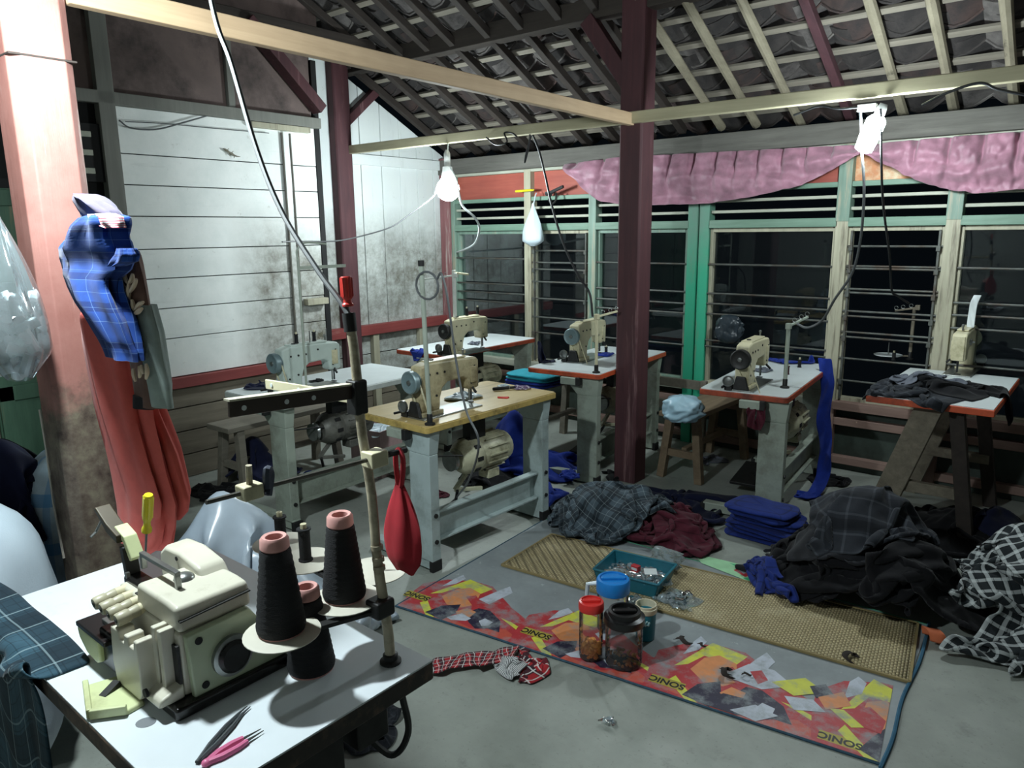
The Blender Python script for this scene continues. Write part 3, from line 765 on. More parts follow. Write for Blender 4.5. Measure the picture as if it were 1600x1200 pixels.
# --- table in the far corner
C_ = at(838, 528, z=TZ); A = at(633, 551, z=TZ); a5 = .0
w5, l5 = .54, 1.16
c = C_ + V(-w5 / 2, -l5 / 2, 0)
T5 = sewing_table('white topped sewing table with brownish red edge in the far corner', c, a5, w5, l5, M_TOPW, M_EDGR, M_FRAME, M_MOTC)
H5 = sewing_machine('cream sewing machine in the far corner under the globe bulb', head_at(694, 518, a5), a5, M_CREAM, M_IRON)
print('T5', [round(x, 2) for x in (*c, *A)])
# --- table behind the dark red pillar
A, B_, C_ = at(828, 572, z=TZ), at(932, 587, z=TZ), at(1041, 549, z=TZ)
c, a3, w3, l3 = frame_of(A, B_, C_); l3 = min(l3, 1.12); c = (A + B_) / 2 + Matrix.Rotation(a3, 3, 'Z') @ V(0, l3 / 2, 0)
T3 = sewing_table('white topped sewing table with bright orange edge behind the dark red pillar', c, a3, w3, l3, M_TOPW, M_EDGO, M_FRAME, M_MOTC)
H3 = sewing_machine('cream sewing machine close behind the dark red pillar', head_at(893, 526, a3), a3, M_CREAM)
print('T3', [round(x, 2) for x in (*c, a3, w3, l3)])
# --- table in front of the bright green mullion
A, B_, C_ = at(1092, 606, z=TZ), at(1231, 622, z=TZ), at(1306, 566, z=TZ)
c, a4, w4, l4 = frame_of(A, B_, C_); l4 = min(l4, 1.2); c = (A + B_) / 2 + Matrix.Rotation(a4, 3, 'Z') @ V(0, l4 / 2, 0)
T4 = sewing_table('white topped sewing table with orange red edge beside the plank bench', c, a4, w4, l4, M_TOPW, M_EDGR, M_FRAME, M_MOTC)
H4 = sewing_machine('cream sewing machine with grey wheel beside the plank bench', head_at(1157, 562, a4), a4, M_CREAM, M_IRON)
print('T4', [round(x, 2) for x in (*c, a4, w4, l4)])
# --- cloth-covered table on slanted wooden legs
TZ7 = .80
A, B_ = at(1345, 625, z=TZ7), at(1528, 648, z=TZ7); C_ = at(1553, 578, z=TZ7)
w7 = .60; l7 = 1.02; c = V((A.x + B_.x) / 2 + .02, YB - .12 - l7 / 2, 0)
t = thing('sewing_table', 'white topped sewing table on slanted dark wooden legs under a dark garment', 'table', c, 0, 'sewing tables of the workshop')
MB().box((0, 0, TZ7 - .02), (w7, l7, .036)).obj('edge_band', M_EDGO, t, bev=.004)
MB().box((0, 0, TZ7 - .001), (w7 - .012, l7 - .012, .005)).obj('tabletop', M_TOPW, t)
for sx in (-1, 1):
    for sy in (-1, 1):
        MB().bar((sx * (.12 if sx > 0 else .0), sy * .40, TZ7 - .03), (sx * .24, sy * .42, .0), .13 if sx < 0 else .07, .06, (0, 1, 0)).obj('leg', M_DKW if sx > 0 else M_LOWW, t, bev=.004)
MB().box((0, .4, .3), (.42, .04, .06)).obj('stretcher', M_LOWW, t, bev=.004); MB().box((0, -.4, .3), (.38, .04, .06)).obj('stretcher', M_LOWW, t, bev=.004)
T7 = t
print('T7', [round(x, 2) for x in (*c, w7, *A, *B_)])
p7 = at(1492, 590, z=TZ7)
H7 = sewing_machine('cream sewing machine seen end on beside the dark garment', V(p7.x, p7.y + .27, TZ7), PI, M_CREAM, M_CREAM)
for o in (T2, T3, T4, T5, T6): o['group'] = 'sewing tables of the workshop'

# --- thread stands on the tables
def thread_stand(label, base, ptop, m, r=.008, arm=None, plates=(), cap=True, extra=None):
    s = thing('thread_stand', label, 'thread stand', base, 0, 'thread stands on the tables')
    top = Vector(ptop) - Vector(base)
    MB().cyl((0, 0, 0), top, r, n=10).obj('pole', m, s)
    MB().lathe([(.026, 0), (.026, .008), (.014, .014), (.014, .05), (r, .055)], n=14).obj('base_nut', M_IRON, s)
    if cap: MB().cyl(top * .985, top * 1.02, r * 1.3, n=10).obj('end_cap', M_RUB, s)
    if arm:
        p, q = Vector(arm[0]) - Vector(base), Vector(arm[1]) - Vector(base)
        a_ = MB().bar(p, q, .014, .012).obj('arm', m, s, bev=.002)
        for k in (.3, .65, .95):
            c_ = p.lerp(q, k); MB().tube([c_ + V(.012 * math.cos(j), 0, .02 + .012 * math.sin(j)) for j in [i * .7 for i in range(9)]], .002, 5).obj('eyelet', M_CHR, a_)
        MB().box(p, (.03, .03, .035)).obj('clamp', m, s, bev=.004)
    for (pc, rr_) in plates:
        pc = Vector(pc) - Vector(base)
        pl = MB().lathe([(.005, 0), (rr_, .002), (rr_, .006), (.005, .005)], pc, n=22).obj('spool_plate', M_TOPW, s)
        MB().cyl(pc, pc + V(0, 0, .09), .003, n=6).obj('spool_pin', M_CHR, pl)
        MB().bar((0, 0, pc.z - .004), pc + V(0, 0, -.004), .012, .008).obj('plate_arm', m, s)
    return s
bp = corner(T2, w2 / 2 - .03, -l2 / 2 + .05); bp.z = TZ
tp = at(658, 412, y=bp.y + .02)
S2 = thread_stand('grey green thread stand pole with a coiled black wire on the yellowish table', bp, tp, M_FRAME, .0115, None)
# coil of wire hooked on that pole
ck = at(680, 437, y=bp.y + .02)
b = MB(); pts = [tp + V(.0, -.014, -.10) + V(.075 * math.cos(k * .45) + .05, 0, .065 * math.sin(k * .45)) for k in range(30)]
pts += spline([pts[-1], at(690, 428, y=bp.y), at(700, 470, y=bp.y), at(712, 560, y=bp.y), at(728, 640, y=bp.y - .01), at(748, 690, y=bp.y - .02), at(735, 745, y=bp.y + .1), at(715, 775, y=bp.y + .3), at(700, 790, z=.02)], 8)
tag(b.tube(pts, .0055, 7).obj('hanging_wire', M_WIREG), 'grey black wire coiled on a pole and dangling past the yellowish table', 'wire')
bp = corner(T6, w6 / 2 - .03, -l6 / 2 + .45); bp.z = TZ
bp = V(H6.location.x + .115, H6.location.y - .06, TZ)
tp = at(441, 385, y=bp.y)
S6 = thread_stand('thin grey thread stand with two black spools by the plank wall', bp, V(bp.x, bp.y, tp.z - .06), M_FRAME, .007, None, cap=False)
b = MB(); q = V(bp.x, bp.y, tp.z - .07)
b.tube(spline([q, q + V(-.0, .0, .05), q + V(.01, .05, .09), q + V(.0, .2, .08)], 6), .006, 6); b.obj('hook_arm', M_FRAME, S6).location = -Vector(S6.location)
MB().bar(V(0, .0, (tp.z - .12) - TZ), V(.0, .33, (tp.z - .12) - TZ), .012, .018).obj('cross_arm', M_FRAME, S6, bev=.002)
for k, (u, v) in enumerate(((462, 505), (490, 505))):
    c_ = at(u, v + 10, x=H6.location.x)
    spool('small black spool standing on the mint sewing machine, ' + ('nearer its wheel' if k == 0 else 'nearer its needle end'), V(H6.location.x, c_.y, TZ + .286), .013, .055, group='spools on the mint machine')
bp = corner(T5, w5 / 2 - .05, -l5 / 2 + .12); bp.z = TZ
tp = at(709, 422, y=bp.y); bp.x = tp.x
S5 = thread_stand('white thread stand pole with crossed top arms in the far corner', bp, tp, mat('white_pole', 'cfd3cc', .5), .015, (at(712, 430, y=bp.y), at(660, 437, y=bp.y - .05)), cap=False)
for k, (u, v) in enumerate(((730, 522), (747, 520))):
    c_ = at(u, v, x=H5.location.x); spool('small black spool on top of the far corner machine, ' + ('nearer its wheel' if k == 0 else 'nearer its needle'), V(H5.location.x, c_.y, TZ + .286), .014, .055, group='spools on the far corner machine')
MB().bar(tp + V(0, 0, -.02) - bp, tp + V(.13, .02, -.03) - bp, .014, .014).obj('short_arm', M_CREAM, S5, bev=.002)
bp = corner(T3, w3 / 2 - .05, -l3 / 2 + .05); bp.z = TZ
tp = at(925, 492, y=bp.y)
S3 = thread_stand('short cream thread stand with a slanted arm behind the dark red pillar', bp, V(bp.x, bp.y, tp.z), M_CREAM, .010, (V(bp.x, bp.y, tp.z - .01), V(bp.x + .08, bp.y + .12, tp.z + .02)), cap=False)
bp = at(1226, 606, z=TZ); tp = at(1226, 508, y=bp.y)
S4 = thread_stand('short pale green thread stand with a slanted arm beside the plank bench', bp, V(bp.x, bp.y, tp.z), M_FRAME, .012, (V(bp.x, bp.y, tp.z - .005), V(bp.x + .06, bp.y + .14, tp.z + .04)), cap=False)
bp = at(1421, 562, z=TZ7); tp = at(1421, 480, y=bp.y)
S7 = thread_stand('bent brown thread stand with a round plate near the dark garment', bp, V(bp.x, bp.y, tp.z), M_LOWW, .011, (V(bp.x + .02, bp.y, tp.z), V(bp.x - .12, bp.y, tp.z - .03)), [(V(bp.x - .12, bp.y - .08, TZ7 + .03), .09)], cap=False)
# ================================================================ OVERLOCK TABLE IN FRONT
FZ = .76
FX0, FX1, FY0, FY1 = -2.18, -1.10, .455, 1.035
t = thing('sewing_table', 'white topped table with thick dark edge carrying the overlock machine', 'table', ((FX0 + FX1) / 2, (FY0 + FY1) / 2, 0), 0, 'sewing tables of the workshop')
fw, fd = FX1 - FX0, FY1 - FY0
M_TOPB = mat('bright_laminate', 'd6dde2', .3, var=.04, scale=5, dirt='aeb0aa', damt=.1)
M_DEDGE = mat('dark_chipped_edge', '2b2522', .6, var=.3, scale=25, dirt='6a5545', damt=.5)
MB().box((0, 0, FZ - .024), (fw, fd, .044)).obj('edge_band', M_DEDGE, t, bev=.005)
MB().box((0, 0, FZ - .001), (fw - .004, fd - .004, .004)).obj('tabletop', M_TOPB, t, smooth=0)
for sx in (-1, 1):
    MB().box((sx * (fw / 2 - .14), .06, .36), (.05, .12, .72)).obj('leg', M_IRON, t, bev=.004)
    MB().box((sx * (fw / 2 - .14), 0, .03), (.06, .5, .05)).obj('foot', M_IRON, t, bev=.005)
MB().box((0, .1, .22), (fw - .3, .02, .12)).obj('crossbar', M_IRON, t, bev=.003)
MB().box((fw / 2 - .16, .2, FZ - .13), (.1, .09, .16)).obj('switch_box', M_IRON, t, bev=.006)
MB().tube(spline([at(628, 1085, z=.70) - t.location, V(fw / 2 - .05, .25, .58), V(fw / 2 - .1, .24, .5), V(fw / 2 - .16, .2, .56)], 8), .008, 7).obj('cable', M_WIRE, t)
MB().lathe([(.016, 0), (.016, .0008)], at(228, 1129, z=FZ + .001) - t.location, n=18, sx=1.2).obj('plug_hole', mat('grey_plug', '6c7176', .6), t)

# --- overlock machine
OV = V(-1.35, .60, FZ)
t = thing('overlock_machine', 'cream and sage overlock machine with a black knob on the white table', 'sewing machine', OV)
M_OVB = mat('cream_overlock', 'c6c2b2', .38, var=.05, scale=12, dirt='97917c', damt=.25)
M_SAGE = mat('sage_panel', 'a3ad90', .4, var=.05, scale=10, dirt='848c74', damt=.2)
M_PALEG = mat('pale_green_cover', 'c9d0a0', .4, var=.06, scale=14, dirt='98996e', damt=.4)
M_OIL = mat('oily_black', '141312', .25, var=.3)
yz = lambda a, b, d: (d, a, b)
xz = lambda a, b, d: (a, d, b)
MB().box((-.185, .095, .014), (.40, .26, .028)).obj('oil_pan', M_OIL, t, bev=.008)
MB().prism([(.0, .028), (.225, .028), (.205, .08), (.15, .165), (.0, .165)], yz, -.30, -.016).obj('lower_body', M_OVB, t, bev=.006)
pan = MB().prism([(.012, .022), (.232, .022), (.225, .05), (.142, .170), (.006, .163)], yz, -.016, .002).obj('side_panel', M_SAGE, t, bev=.004)
for a, b_ in ((.03, .145), (.035, .045), (.175, .07)):
    MB().cyl((.002, a, b_), (.004, a, b_), .008, n=12).obj('panel_hole', M_BLACK, pan)
kn = MB().lathe([(.044, 0), (.044, .010), (.034, .012)], (.002, .095, .085), (1, 0, 0), 28).obj('knob_ring', M_CHR, t)
MB().lathe([(.034, .008), (.035, .016), (.028, .020), (.0, .017)], (.002, .095, .085), (1, 0, 0), 28).obj('knob', mat('black_knob', '131314', .3), kn)
MB().prism([(-.205, .165), (-.012, .165), (-.02, .218), (-.06, .222), (-.19, .222)], xz, .0, .16).obj('top_body', M_OVB, t, bev=.01)
MB().prism([(.003, .190), (.157, .198), (.157, .201), (.003, .193)], yz, -.208, -.010).obj('top_seam', M_IRON, t)
MB().prism([(-.30, .165), (-.30, .225), (-.27, .248), (-.20, .252), (-.12, .238), (-.10, .215), (-.10, .165)], xz, .10, .165).obj('rear_hump', M_OVB, t, bev=.01)
MB().cyl((-.21, .098, .235), (-.21, .1, .235), .005, n=10).obj('hump_hole', M_BLACK, t)
# looper cover with notches, columns beside it
MB().prism([(-.205, .012), (-.10, .012), (-.088, .03), (-.080, .148), (-.098, .148), (-.102, .128), (-.12, .128), (-.124, .146), (-.142, .146), (-.146, .126), (-.164, .126), (-.168, .144), (-.205, .144), (-.215, .06)], xz, -.055, -.02).obj('looper_cover', M_OVB, t, bev=.004)
for x in (-.07, -.045):
    MB().box((x, -.012, .10), (.016, .03, .15)).obj('thread_channel', M_OVB, t, bev=.003)
MB().box((-.055, -.004, .07), (.075, .006, .14)).obj('channel_gap', M_IRON, t)
MB().prism([(-.055, .028), (.0, .028), (.0, .06), (-.05, .045)], yz, -.075, -.012).obj('front_foot', M_OVB, t, bev=.006)
MB().cyl((-.065, -.052, .045), (-.065, -.058, .045), .009, n=12).obj('screw_hole', M_BLACK, t)
# black cloth plate, pale green end cover
MB().box((-.315, -.01, .085), (.15, .10, .012)).obj('cloth_plate', mat('black_plate', '1c1b1c', .3), t, bev=.003)
MB().box((-.245, -.005, .06), (.10, .085, .09)).obj('lower_jaw', M_OIL, t, bev=.006)
MB().box((-.27, .045, .11), (.10, .04, .16)).obj('needle_recess', M_OIL, t, bev=.006)
MB().prism([(-.395, .079), (-.28, .079), (-.28, .028), (-.30, .018), (-.35, .024), (-.385, .05)], xz, -.058, .03).obj('end_cover', M_PALEG, t, bev=.006)
# tension knobs on their posts
for k in range(4):
    x = -.178 - .037 * k; z = .168
    p = MB().cyl((x, .02, z), (x, -.006, z), .0125, n=14).obj('tension_post', M_CREAM, t)
    MB().lathe([(.0125, 0), (.0135, .003), (.0125, .020), (.0145, .023), (.0145, .044), (.0125, .048), (.006, .048)], (x, -.004, z - .001), (0, -1, -.12), 18).obj('tension_knob', mat('ivory_knob', 'a8a28b', .4), p)
    MB().cyl((x, -.0515, z - .007), (x, -.053, z - .0073), .0055, n=10).obj('knob_bore', M_IRON, p)
MB().box((-.235, .03, .135), (.15, .04, .09)).obj('thread_head', M_OVB, t, bev=.008)
for k in range(3):
    MB().box((-.20 - .03 * k, .007, .118), (.008, .008, .07)).obj('take_up_plate', M_CHR, t, bev=.002)
br = MB().box((-.172, .045, .255), (.165, .012, .010)).obj('thread_rail', M_CHR, t, bev=.002)
for x in (-.25, -.094):
    MB().box((x, .045, .237), (.01, .012, .032)).obj('rail_foot', M_CHR, br, bev=.002)
MB().ball((-.13, .075, .222), .022, 14, 8, (1, 1, .6)).obj('oil_dome', M_CHR, t)
# presser arm, lifted cover flap
MB().bar((-.315, .05, .10), (-.325, .045, .255), .02, .03, (0, 1, 0)).obj('presser_arm', M_IRON, t, bev=.003)
MB().bar((-.30, .03, .11), (-.305, .03, .20), .008, .008, (0, 1, 0)).obj('needle_bar', M_CHR, t)
MB().box((-.31, .0, .096), (.05, .05, .01)).obj('presser_foot', M_CHR, t, bev=.002)
MB().prism([(-.30, .225), (-.325, .265), (-.365, .285), (-.36, .295), (-.315, .28), (-.285, .235)], xz, .035, .065).obj('hinge_block', M_PALEG, t, bev=.003)
fl = MB().prism([(-.33, .262), (-.385, .276), (-.44, .318), (-.432, .326), (-.38, .298), (-.328, .282)], xz, .025, .06).obj('lifted_flap', mat('brass_brown_flap', '453c2c', .45, .2), t, bev=.003)
MB().tube([(-.41, .03, .30), (-.425, .02, .270), (-.42, .005, .262)], .003, 6).obj('wire_hook', M_CHR, fl)

# --- pale green cover lying on the table
p = at(177, 1092, z=FZ + .001)
t = thing('plastic_cover', 'pale green plastic machine cover lying loose on the white table', 'cover', p, -.25); t.scale = (1.45, 1.45, 1.45)
MB().hexa([(-.052, -.03, 0), (.035, -.035, 0), (.055, .01, 0), (.045, .035, 0), (-.05, .035, 0)], [(-.05, -.028, .007), (.034, -.033, .007), (.052, .01, .007), (.043, .032, .007), (-.048, .032, .007)]).obj('shell', M_PALEG, t, bev=.003)
MB().bar((-.05, -.028, .009), (.034, -.033, .009), .008, .014).bar((.034, -.033, .009), (.053, .01, .009), .008, .014).obj('rim', M_PALEG, t, bev=.002)
MB().bar((-.02, .01, .012), (-.005, -.012, .004), .012, .008).obj('clip', M_IRON, t)

# --- tweezers and snips
a_, b_ = at(308, 1192, z=FZ + .004), at(386, 1104, z=FZ + .004)
t = thing('tweezers', 'grey metal tweezers lying beside the pink thread snips', 'tweezers', a_, math.atan2((b_ - a_).y, (b_ - a_).x)); L = (b_ - a_).length
for s in (-1, 1):
    MB().tube([(0, 0, .001), (L * .3, s * .006, .001), (L * .62, s * .007, .001), (L * .85, s * .004, .001), (L, s * .0035 - .004, .001)], [.004, .0045, .004, .0025, .001], 6).obj('arm', mat('tweezer_steel', '6e7377', .35, .6), t)
MB().box((.006, 0, .001), (.014, .009, .006)).obj('joint', M_IRON, t, bev=.002)
a_, b_ = at(322, 1192, z=FZ + .006), at(410, 1140, z=FZ + .006)
t = thing('thread_snips', 'pink handled thread snips lying on the white table', 'scissors', a_, math.atan2((b_ - a_).y, (b_ - a_).x)); L = (b_ - a_).length
M_PINK = mat('pink_plastic', 'd9719a', .4)
for s in (-1, 1):
    h = MB().tube([(0, 0, 0), (L * .25, s * .008, 0), (L * .5, s * .0095, 0), (L * .68, s * .007, 0)], [.006, .0065, .006, .005], 8).obj('handle', M_PINK, t)
    MB().hexa([(L * .66, s * .009, -.001), (L * .66, s * .003, -.001), (L, s * .004, -.001)], [(L * .66, s * .009, .001), (L * .66, s * .003, .001), (L, s * .004, .001)]).obj('blade', M_IRON, h)
MB().ball((0, 0, 0), .0085, 10, 6, (1, 1, .8)).obj('spring_end', M_PINK, t)

# --- big thread stand with its plates and arms
SB = V(-1.17, .97, FZ); ST = at(545, 492, y=.97)
M_POLE = mat('chipped_cream_pole', 'b5ac95', .5, var=.15, scale=25, dirt='6a5f4c', damt=.5)
t = thing('thread_stand', 'tall chipped cream thread stand with round plates on the overlock table', 'thread stand', SB)
d = ST - SB
ps = [d * (k / 12) + V(.004 * math.sin(k * 1.3), 0, 0) for k in range(13)]
MB().tube(ps, [.0115] * 4 + [.0105] * 9, 12).obj('pole', M_POLE, t)
MB().lathe([(.024, 0), (.024, .006), (.017, .01), (.017, .02), (.012, .022)], n=18).obj('base_nut', M_IRON, t)
MB().cyl(d * .955, d * 1.005, .014, n=14).obj('end_cap', M_RUB, t)
for k in (.28, .305, .34): MB().cyl(d * k, d * (k + .012), .0135, n=12).obj('tape_ring', M_POLE, t)
cl = at(606, 935, y=.97) - SB; cz = .135
MB().box(V(d.x * cz / d.z, -.01, cz), (.045, .05, .04)).obj('plate_clamp', M_IRON, t, bev=.006)
plates = [('A', at(441, 990, z=.895), .078), ('B', at(540, 937, z=.90), .078), ('C', at(478, 877, z=.895), .078), ('D', at(440, 850, z=.895), .074), ('E', at(585, 893, z=.895), .078)]
PL = {}
for nme, p, r in plates:
    q = p - SB; PL[nme] = p
    pl = MB().lathe([(.004, -.001), (r - .004, -.001), (r, .001), (r, .003), (r - .004, .004), (.004, .003)], q, n=32).obj('spool_plate', mat('cream_plate', 'cdc9bb', .4, var=.05), t)
    MB().cyl(q, q + V(0, 0, .09), .003, n=8).obj('spool_pin', M_CHR, pl)
    MB().bar(V(d.x * .13 / d.z, 0, q.z - .007), q + V(0, 0, -.007), .022, .010).obj('plate_arm', M_IRON, t, bev=.002)
# upper arms
a1 = at(557, 602, y=.97) - SB
def strip(p, q, w, th, m, holes, edge=None):
    o = MB().bar(p, q, th, w).obj('guide_arm', m, t, bev=.002)
    n_ = (q - p).cross(V(0, 0, 1)).normalized()
    for k in holes:
        c_ = p.lerp(q, k)
        for s in (-1, 1):
            MB().cyl(c_ + n_ * s * (th / 2), c_ + n_ * s * (th / 2 + .0015), .005, n=12).obj('eyelet', M_TOPW if m is not M_TOPW else M_IRON, o)
    return o
M_BRN = mat('brown_bakelite', '3b302a', .4)
e1 = at(357, 640, x=-1.235) - SB
strip(a1 + V(.0, -.01, -.012), e1, .030, .008, M_BRN, (.36, .58, .9))
MB().bar(a1 + V(-.004, -.01, .004), e1 + V(-.004, 0, .017), .02, .004).obj('arm_flange', mat('lit_top_cream', 'd5cfb9', .5), t)  # cream colour on the flange paints the lit top of the dark arm
e2 = at(416, 600, y=.97) - SB
strip(a1 + V(0, 0, -.03), e2, .024, .006, M_CREAM, (.25, .6, .92))
MB().box(a1 + V(0, 0, -.025), (.034, .034, .075)).obj('arm_clamp', M_IRON, t, bev=.005)
# long thin rod through a cream block
rz_ = at(575, 722, y=.97) - SB
r0, r1 = at(634, 703, x=-1.20) - SB, at(322, 785, x=-1.20) - SB
MB().tube([r0, r1], .0048, 8).obj('cross_rod', mat('grey_rod', '5c5a54', .45, .4), t)
MB().cyl(r0, r0 + (r1 - r0).normalized() * .05, .007, n=8).obj('rod_tip', M_RUB, t)
MB().box(r0.lerp(r1, .19), (.04, .045, .035)).obj('rod_block', M_CREAM, t, bev=.004)
k = r0.lerp(r1, .82)
MB().box(k, (.035, .04, .028)).obj('end_block', M_CREAM, t, bev=.004)
MB().cyl(k + V(0, 0, -.01), k + V(.004, 0, .05), .006, n=8).obj('end_peg', M_POLE, t)
MB().tube(spline([k + V(.01, .03, .0), k + V(.015, .03, .035), k + V(.0, .045, .02), k + V(.01, .03, -.015)], 5), .008, 7).obj('tied_rag', mat('grey_rag', '3a3f4c', .9), t)
TS = t
# screwdrivers
def screwdriver(label, tip, top, m, frac=.62, r=.011):
    s = thing('screwdriver', label, 'screwdriver', tip); d = Vector(top) - Vector(tip); L = d.length
    MB().cyl((0, 0, 0), d * (1 - frac), .003, n=8).obj('shaft', M_CHR, s)
    h = 1 - frac
    b = MB().lathe([(.006, L * h), (r * 1.05, L * (h + .015)), (r * 1.05, L * (h + .06)), (r * .75, L * (h + .10)), (r * .72, L * (h + .17)), (r, L * (h + .22)), (r, L * .98), (r * .85, L)], (0, 0, 0), d, 12)
    b.obj('handle', m, s)
    for k in range(6):
        an = k * PI / 3; a = d.normalized(); x = a.orthogonal().normalized(); y = a.cross(x); o = (x * math.cos(an) + y * math.sin(an)) * r * .97
        MB().bar(d * (h + .24) + o, d * .97 + o, .0032, .0032).obj('grip_rib', m, s)
    return s
screwdriver('red handled screwdriver stuck in the top of the tall pole', ST + V(0, 0, -.01), at(540, 432, y=.97), mat('red_plastic', 'c63a34', .3), .70, .0115)
screwdriver('yellow handled screwdriver stuck upright in the overlock machine', at(227, 872, y=.73), at(232, 773, y=.73), mat('yellow_plastic', 'd3c52c', .25), .58, .0115)

# --- thread cones
M_CONE = mat('charcoal_thread', '17181c', .8, var=.3, bump=.8, bscale=220, stretch=(1, 1, 3))
M_CORE = mat('pink_cardboard', 'cf9a94', .8, var=.1)
def cone(label, base, r0, r1, h):
    c = thing('thread_cone', label, 'thread cone', base, 0, 'charcoal thread cones by the overlock')
    prof = [(r0 * .96, .004), (r0, .012)] + [(r0 + (r1 - r0) * k / 24 + (.0009 if k % 2 else -.0003), .012 + (h - .024) * k / 24) for k in range(1, 25)]
    MB().lathe(prof, n=30).obj('wound_thread', M_CONE, c)
    MB().lathe([(r0 * .93, 0), (r0 * .95, .006), (r0 * .5, .006)], n=24).obj('core_foot', M_CORE, c)
    MB().lathe([(r1 * .8, h - .014), (r1 * .98, h - .008), (r1 * .95, h + .010), (r1 * .8, h + .016), (r1 * .58, h + .014), (r1 * .55, h - .02)], n=24, caps=False).obj('core_tip', M_CORE, c)
    MB().cyl((0, 0, h - .022), (0, 0, h - .02), r1 * .56, n=20).obj('core_bore', mat('core_inside', '7c4a46', .9), c)
    return c
pA = PL['A'] + V(0, 0, .003); hA = at(418, 846, y=pA.y).z - pA.z
cone('charcoal thread cone on the plate nearest the green overlock panel', pA + V(-.008, .004, 0), .050, .030, hA)
pB = PL['B'] + V(0, 0, .003); hB = at(523, 812, y=pB.y).z - pB.z
cone('charcoal thread cone on the plate beside the tall pole', pB + V(-.008, .004, 0), .048, .030, hB)
pC = at(487, 1043, z=FZ + .001); hC = at(478, 915, y=pC.y + .02).z - FZ
cone('charcoal thread cone standing on the table below the two plates', pC, .052, .030, hC)
for lab, nm, h in (('small charcoal spool on the plate behind, further from the pole', 'D', .075), ('small charcoal spool on the plate behind the two big cones', 'C', .085)):
    s = spool(lab, PL[nm] + V(0, 0, .003), .018, h, M_CONE, 'small charcoal spools on the rear plates')
# red pouch on the rod
pp = SB + r0 + V(0, -.02, -.005)
t = thing('red_pouch', 'red cloth pouch hanging by its loop from the thin rod', 'pouch', pp)
MB().tube(spline([V(0, 0, .012), V(.012, .0, -.01), V(.006, 0, -.06), V(-.004, 0, -.085), V(-.010, 0, -.05), V(-.012, 0, -.005), V(0, 0, .012)], 5), .006, 6).obj('loop', mat('red_cloth', 'a3202c', .85), t)
n = 17; P = []
for i in range(n):
    f = i / (n - 1); z = -.075 - .20 * f; w_ = .014 + .04 * math.sin(min(1, f * 1.25) * PI * .62) * (1 if f < .85 else 1 - (f - .85) * 4.2)
    row = []
    for j in range(25):
        an = 2 * PI * j / 24; rr_ = 1 + .16 * math.sin(an * 5 + f * 3) * (1 - f * .5)
        row.append((math.cos(an) * w_ * rr_ - .004 + .01 * f, math.sin(an) * w_ * .45 * rr_, z + .004 * math.sin(an * 3)))
    P.append(row)
MB().grid(np.array(P)).obj('pouch_body', mat('red_cloth', 'a3202c', .85), t, smooth=80)
# ================================================================ SOFT GOODS
FL = HF(-5.2, -.2, 1.2, 5.6, .02)
gx = FL.x0 + np.arange(FL.h.shape[0])[:, None] * FL.r; gy = FL.y0 + np.arange(FL.h.shape[1])[None] * FL.r
def mound(c, h, sx, sy=None, z0=0, hf=FL):
    sy = sy or sx
    hf.h = np.maximum(hf.h, z0 + h * np.exp(-(((gx - c[0]) / sx) ** 2 + ((gy - c[1]) / sy) ** 2)))
def cloth(name, label, cat, P, m, uv=(1, 1), group=None, sub=1, th=.004):
    o = MB().grid(P, uv).obj(name, m, smooth=80, sub=sub, solid=th)
    return tag(o, label, cat, group)
def heap(name, label, cat, c, size, rad, m, n=34, uv=(1, 1), group=None, hf=FL, lift=.2, steps=105, ang=None, aniso=1., **k):
    P = crumple(n, size, c, rad, hf, RNG, z=lift, steps=steps, ang=RNG.uniform(0, 6) if ang is None else ang, aniso=aniso, its=5, **k)
    hf.add(P)
    return cloth(name, label, cat, P, m, uv, group)
F_CHAR = fabric('charcoal_cloth', '26272b'); F_BLK = fabric('black_cloth', '141417'); F_NAVY = fabric('navy_cloth', '161a33')
F_BLUE = fabric('royal_blue_cloth', '1b2c6e', ((0, 6, .12, 0, '101a42', .6), (1, 6, .12, 0, '101a42', .6)))
F_BLUEP = fabric('plain_blue_cloth', '1b2f80'); F_MAR = fabric('maroon_cloth', '4a1c28', ((0, 10, .12, 0, '2a1018', .6),))
F_GPL = fabric('grey_plaid', '46525b', ((0, 5, .4, 0, '181e24', .65), (1, 6, .4, 0, '181e24', .65), (0, 10, .06, .6, '9aa7ad', .3), (1, 12, .06, .6, '9aa7ad', .3)))
F_BW = fabric('black_white_plaid', '23282b', ((0, 9, .28, 0, 'c9cfcf', .5), (1, 9, .28, 0, 'c9cfcf', .5), (0, 18, .1, .2, '0d0f10', .6)))
F_TEALP = fabric('blue_grey_plaid', '34505e', ((0, 4, .4, 0, '16222b', .6), (1, 5, .4, 0, '16222b', .6), (0, 24, .10, .3, '0f181f', .4), (1, 30, .10, .3, '0f181f', .4), (0, 8, .05, .3, '9fb5bb', .4), (1, 10, .05, .3, '9fb5bb', .35)))
F_RED = fabric('red_plaid', 'a02a30', ((0, 3, .45, 0, '20222a', .85), (1, 3, .3, 0, '23242c', .7), (0, 6, .12, .4, 'd5d5d2', .8), (1, 4, .1, .6, 'd5d5d2', .7)))
F_TEAL = fabric('teal_cloth', '2a8fa0'); F_GREY = fabric('grey_cloth', '5e626c'); F_DG = fabric('dark_grey_plaid', '26292f', ((0, 9, .12, 0, '6b7078', .16), (1, 9, .12, 0, '6b7078', .16), (0, 5, .3, .3, '15171b', .5)))
F_DGREEN = fabric('dark_green_cloth', '23342f')
M_PLW = mat('white_plastic_bag', 'c4d2da', .35, var=.06); M_PLB = mat('pale_blue_plastic_bag', 'a9cbdc', .35, var=.06)
M_CLR = glassy('clear_plastic', 'eef4f6', .86, .12); M_CLRJ = glassy('clear_jar', 'fbfaf8', .95, .05, 1.28)

